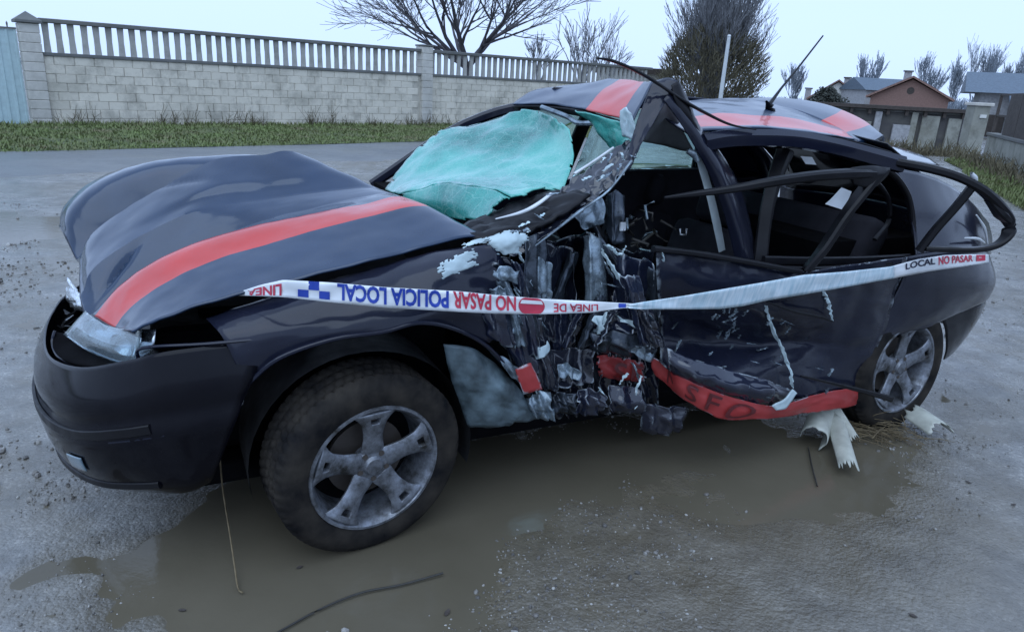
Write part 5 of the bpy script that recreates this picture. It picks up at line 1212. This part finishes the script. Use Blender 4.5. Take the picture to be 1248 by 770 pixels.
rb2 = Ribbon([(766,371,-.10),(783,368,-.11),(830,361,-.11),(877,353,-.12),(930,344,-.12),(979,335,-.12),(1030,331,-.11),(1085,325,-.10),(1118,316,-.09),(1151,311,-.08),(1180,310,-.07),(1205,310,-.06)],
             [(766,375.5,-.10),(783,377,-.11),(830,377,-.10),(877,376.5,-.10),(905,373,-.10),(936,366,-.10),(979,359,-.10),(1030,350,-.10),(1085,340,-.09),(1131,331,-.08),(1180,324,-.07),(1205,320,-.06)])
rb2.mesh('tape_strip', 'tape_back', tp, 766, 1090)
rb2.mesh('tape_strip', 'tape_film', tp, 1090, 1205, 40)
rb2.text('lettering', 'LOCAL', 1104, 1140, .45, .92, 'ink_dark', tp, flip=False)
rb2.text('lettering', 'NO PASAR', 1144, 1186, .35, .95, 'ink_red', tp, flip=False)
rb2.quad('red_end_mark', 1190, 1201, .3, .95, 'ink_red', tp)
# lettering on the red sill
def surf(rows, u, v, off):
    A = np.array([[tuple(p) for p in r] for r in rows]); 
    p = cr(np.array([cr(A[:, j], v*(A.shape[0]-1)) for j in range(A.shape[1])]), u*(A.shape[1]-1)); return Vector(p)+Vector((0, off, .0))
for ch, a, b, lo, hi in (('N', .10, .19, .80, .12), ('S', .24, .325, .90, .12), ('F', .345, .43, .90, .12), ('O', .455, .55, .90, .12)):
    P_, F = text_mesh(ch, 1, .01, .3)
    V = [surf(sill, a+(b-a)*x, lo+(hi-lo)*y, .016) for x, y in P_]
    link('sill_lettering', mesh('sill_lettering', V, F), 'sill_letter', car, False)
trim2 = SS([[(722,432,.20),(745,430,.19),(770,434,.18),(792,440,.16)], [(720,448,.20),(745,450,.18),(770,452,.17),(790,458,.15)], [(724,458,.21),(745,462,.19),(770,466,.18),(786,464,.16)]])
for ch, a, b in (('S', .30, .52), ('E', .58, .82)):
    P_, F = text_mesh(ch, 1, .01, .1); V = [surf(trim2, a+(b-a)*x, .85-.65*y, .028) for x, y in P_]
    link('sill_lettering', mesh('sill_lettering', V, F), 'sill_letter', car, False)
# papers lying inside the car
def paper(pts, d, label):
    P3 = [S(u, v, d) for u, v in pts]; w3 = [Vector(W1)+Vector(ex)*p.x+Vector(eyr)*p.y+Vector((0, 0, p.z)) for p in P3]
    c_ = sum(w3, Vector())/len(w3); root = MB(); root.poly([w-c_ for w in w3], (.0, .004, .001)); o = root.build('paper_scrap', 'paper_white'); o.location = c_; tag(o, label, 'paper', 'paper scraps in the car'); return o
paper([(1026,229),(1038,234),(1028,256),(1006,249),(1012,244)], .22, 'white paper scrap hanging inside the rear door window')
paper([(976,191),(990,192),(995,201),(982,200)], .26, 'small white paper scrap high behind the door pillar')

# ---- debris on the ground
def world_from(u, v, z): return G(u, v, z)
def gutter(label, p0, p1, r, arc, roll, th=.003, name='pipe_fragment', jag=.05, seed=1):
    """a broken length of plastic pipe: an open arc swept along its axis with ragged ends"""
    p0, p1 = Vector(p0), Vector(p1); ax = (p1-p0); ln = ax.length; ax.normalize(); s_ = ax.cross(Vector((0, 0, 1))).normalized(); u_ = s_.cross(ax)
    rg = random.Random(seed); V, F = [], []; n1, n2 = 10, 16
    jj = [(rg.uniform(-jag, jag), rg.uniform(-jag, jag)) for _ in range(n2+1)]
    for i in range(n1+1):
        for j in range(n2+1):
            a = roll-arc/2+arc*j/n2; t = i/n1
            e = jj[j][0]*(1-t)**3+jj[j][1]*t**3
            V.append(ax*(ln*t+e)+s_*(r*math.cos(a))+u_*(r*math.sin(a)))
    for i in range(n1):
        for j in range(n2): F.append((i*(n2+1)+j, i*(n2+1)+j+1, (i+1)*(n2+1)+j+1, (i+1)*(n2+1)+j))
    o = link(name, mesh(name, V, F), 'pvc_pipe'); o.location = p0; md = o.modifiers.new('t', 'SOLIDIFY'); md.thickness = th; tag(o, label, 'pipe', 'broken pipe pieces'); return o
gutter('pale curled pipe piece under the red sill, leftmost of the broken pieces', G(1004,500,.10), G(992,534,.055), .055, 4.2, R(120), jag=.01, seed=2)
gutter('long pale pipe shard sticking out toward the camera', G(1016,512,.075), G(1034,576,.012), .045, 1.9, R(80), jag=.035, seed=3)
gutter('flat pale pipe strip leaning beside the rear wheel', G(1014,498,.11), G(1040,540,.02), .05, 1.3, R(50), jag=.015, seed=4)
gutter('mossy pipe half lying behind the rear wheel', G(1112,512,.03), G(1142,533,.015), .075, 2.4, R(90), jag=.02, seed=5)
mb = MB(); rg = random.Random(2); c0 = G(1058, 528)
for i in range(120):
    p = c0+Vector((rg.gauss(0, .09), rg.gauss(0, .05), rg.uniform(.0, .05))); d_ = Vector((rg.gauss(.5, .6), rg.gauss(-.5, .5), rg.gauss(0, .15))).normalized()*rg.uniform(.05, .16)
    q = p+d_; q.z = max(.0, q.z); mb.tube([p, (p+q)/2+Vector((0, 0, .008)), q], [.0025, .002, .001], 3)
tag(mb.build('straw', 'straw'), 'tangle of straw and twigs beside the rear wheel', 'straw', kind='stuff')
def wire(name, label, pts, r, cat, mat='wire_black'):
    A = np.array([tuple(p) for p in pts]); P_ = [Vector(cr(A, t)) for t in np.linspace(0, len(A)-1, len(A)*6)]; m = MB(); m.tube(P_, r, 5); o = m.build(name, mat, None, True); tag(o, label, cat); return o
bw = Vector(W1)+Vector(ex)*S(268,560,.05).x+Vector(eyr)*S(268,560,.05).y+Vector((0, 0, S(268,560,.05).z))
wire('loose_wire', 'thin wire hanging from the bumper edge to the ground', [bw, G(272,600,.16), G(280,650,.07), G(286,690,.02), G(290,716,.004), G(296,722,.003)], .0028, 'wire', 'straw')
wire('fallen_twig', 'long thin dark twig lying across the puddle in front', [G(335,772,.004), G(390,742,.003), G(440,722,.004), G(490,712,.003), G(540,698,.006)], .0035, 'twig')
wire('fallen_twig', 'short dark twig on the ground below the pipe shards', [G(985,545,.006), G(990,570,.004), G(996,592,.003)], .003, 'twig')
def leaf(u, v, s_, rz, label, name='dead_leaf', cat='leaf'):
    g = G(u, v); z0 = max(WATER, ground_z(g.x, g.y))+.002
    pts = [(-1,0,.1),(-.55,.38,.25),(0,.5,.1),(.6,.3,.2),(1,0,.35),(.6,-.35,.15),(0,-.5,.28),(-.55,-.34,.12)]
    V = [(0,0,.02)]+[(a, b, c*.6) for a, b, c in pts]; V = [(x*s_, y*s_, z*s_) for x, y, z in V]
    o = link(name, mesh(name, V, [(0, i+1, (i+1) % 8+1) for i in range(8)]), 'wood_dark', None, False); o.location = (g.x, g.y, z0); o.rotation_euler = (0, 0, rz); md = o.modifiers.new('t', 'SOLIDIFY'); md.thickness = .0015; tag(o, label, cat, 'dead leaves on the ground')
for i, (u, v, s_, lab) in enumerate([(222,742,.012,'dark curled leaf at the bottom left near the puddle'), (545,745,.016,'dark leaf at the right tip of the long twig'), (1112,752,.014,'dark leaf at the bottom right of the yard'), (365,690,.012,'leaf floating just below the front tyre'), (1180,588,.014,'dark leaf on the wet ground right of the pipe half'), (1235,615,.012,'dark leaf on the wet ground at the right edge')]):
    leaf(u, v, s_, i*1.3, lab)
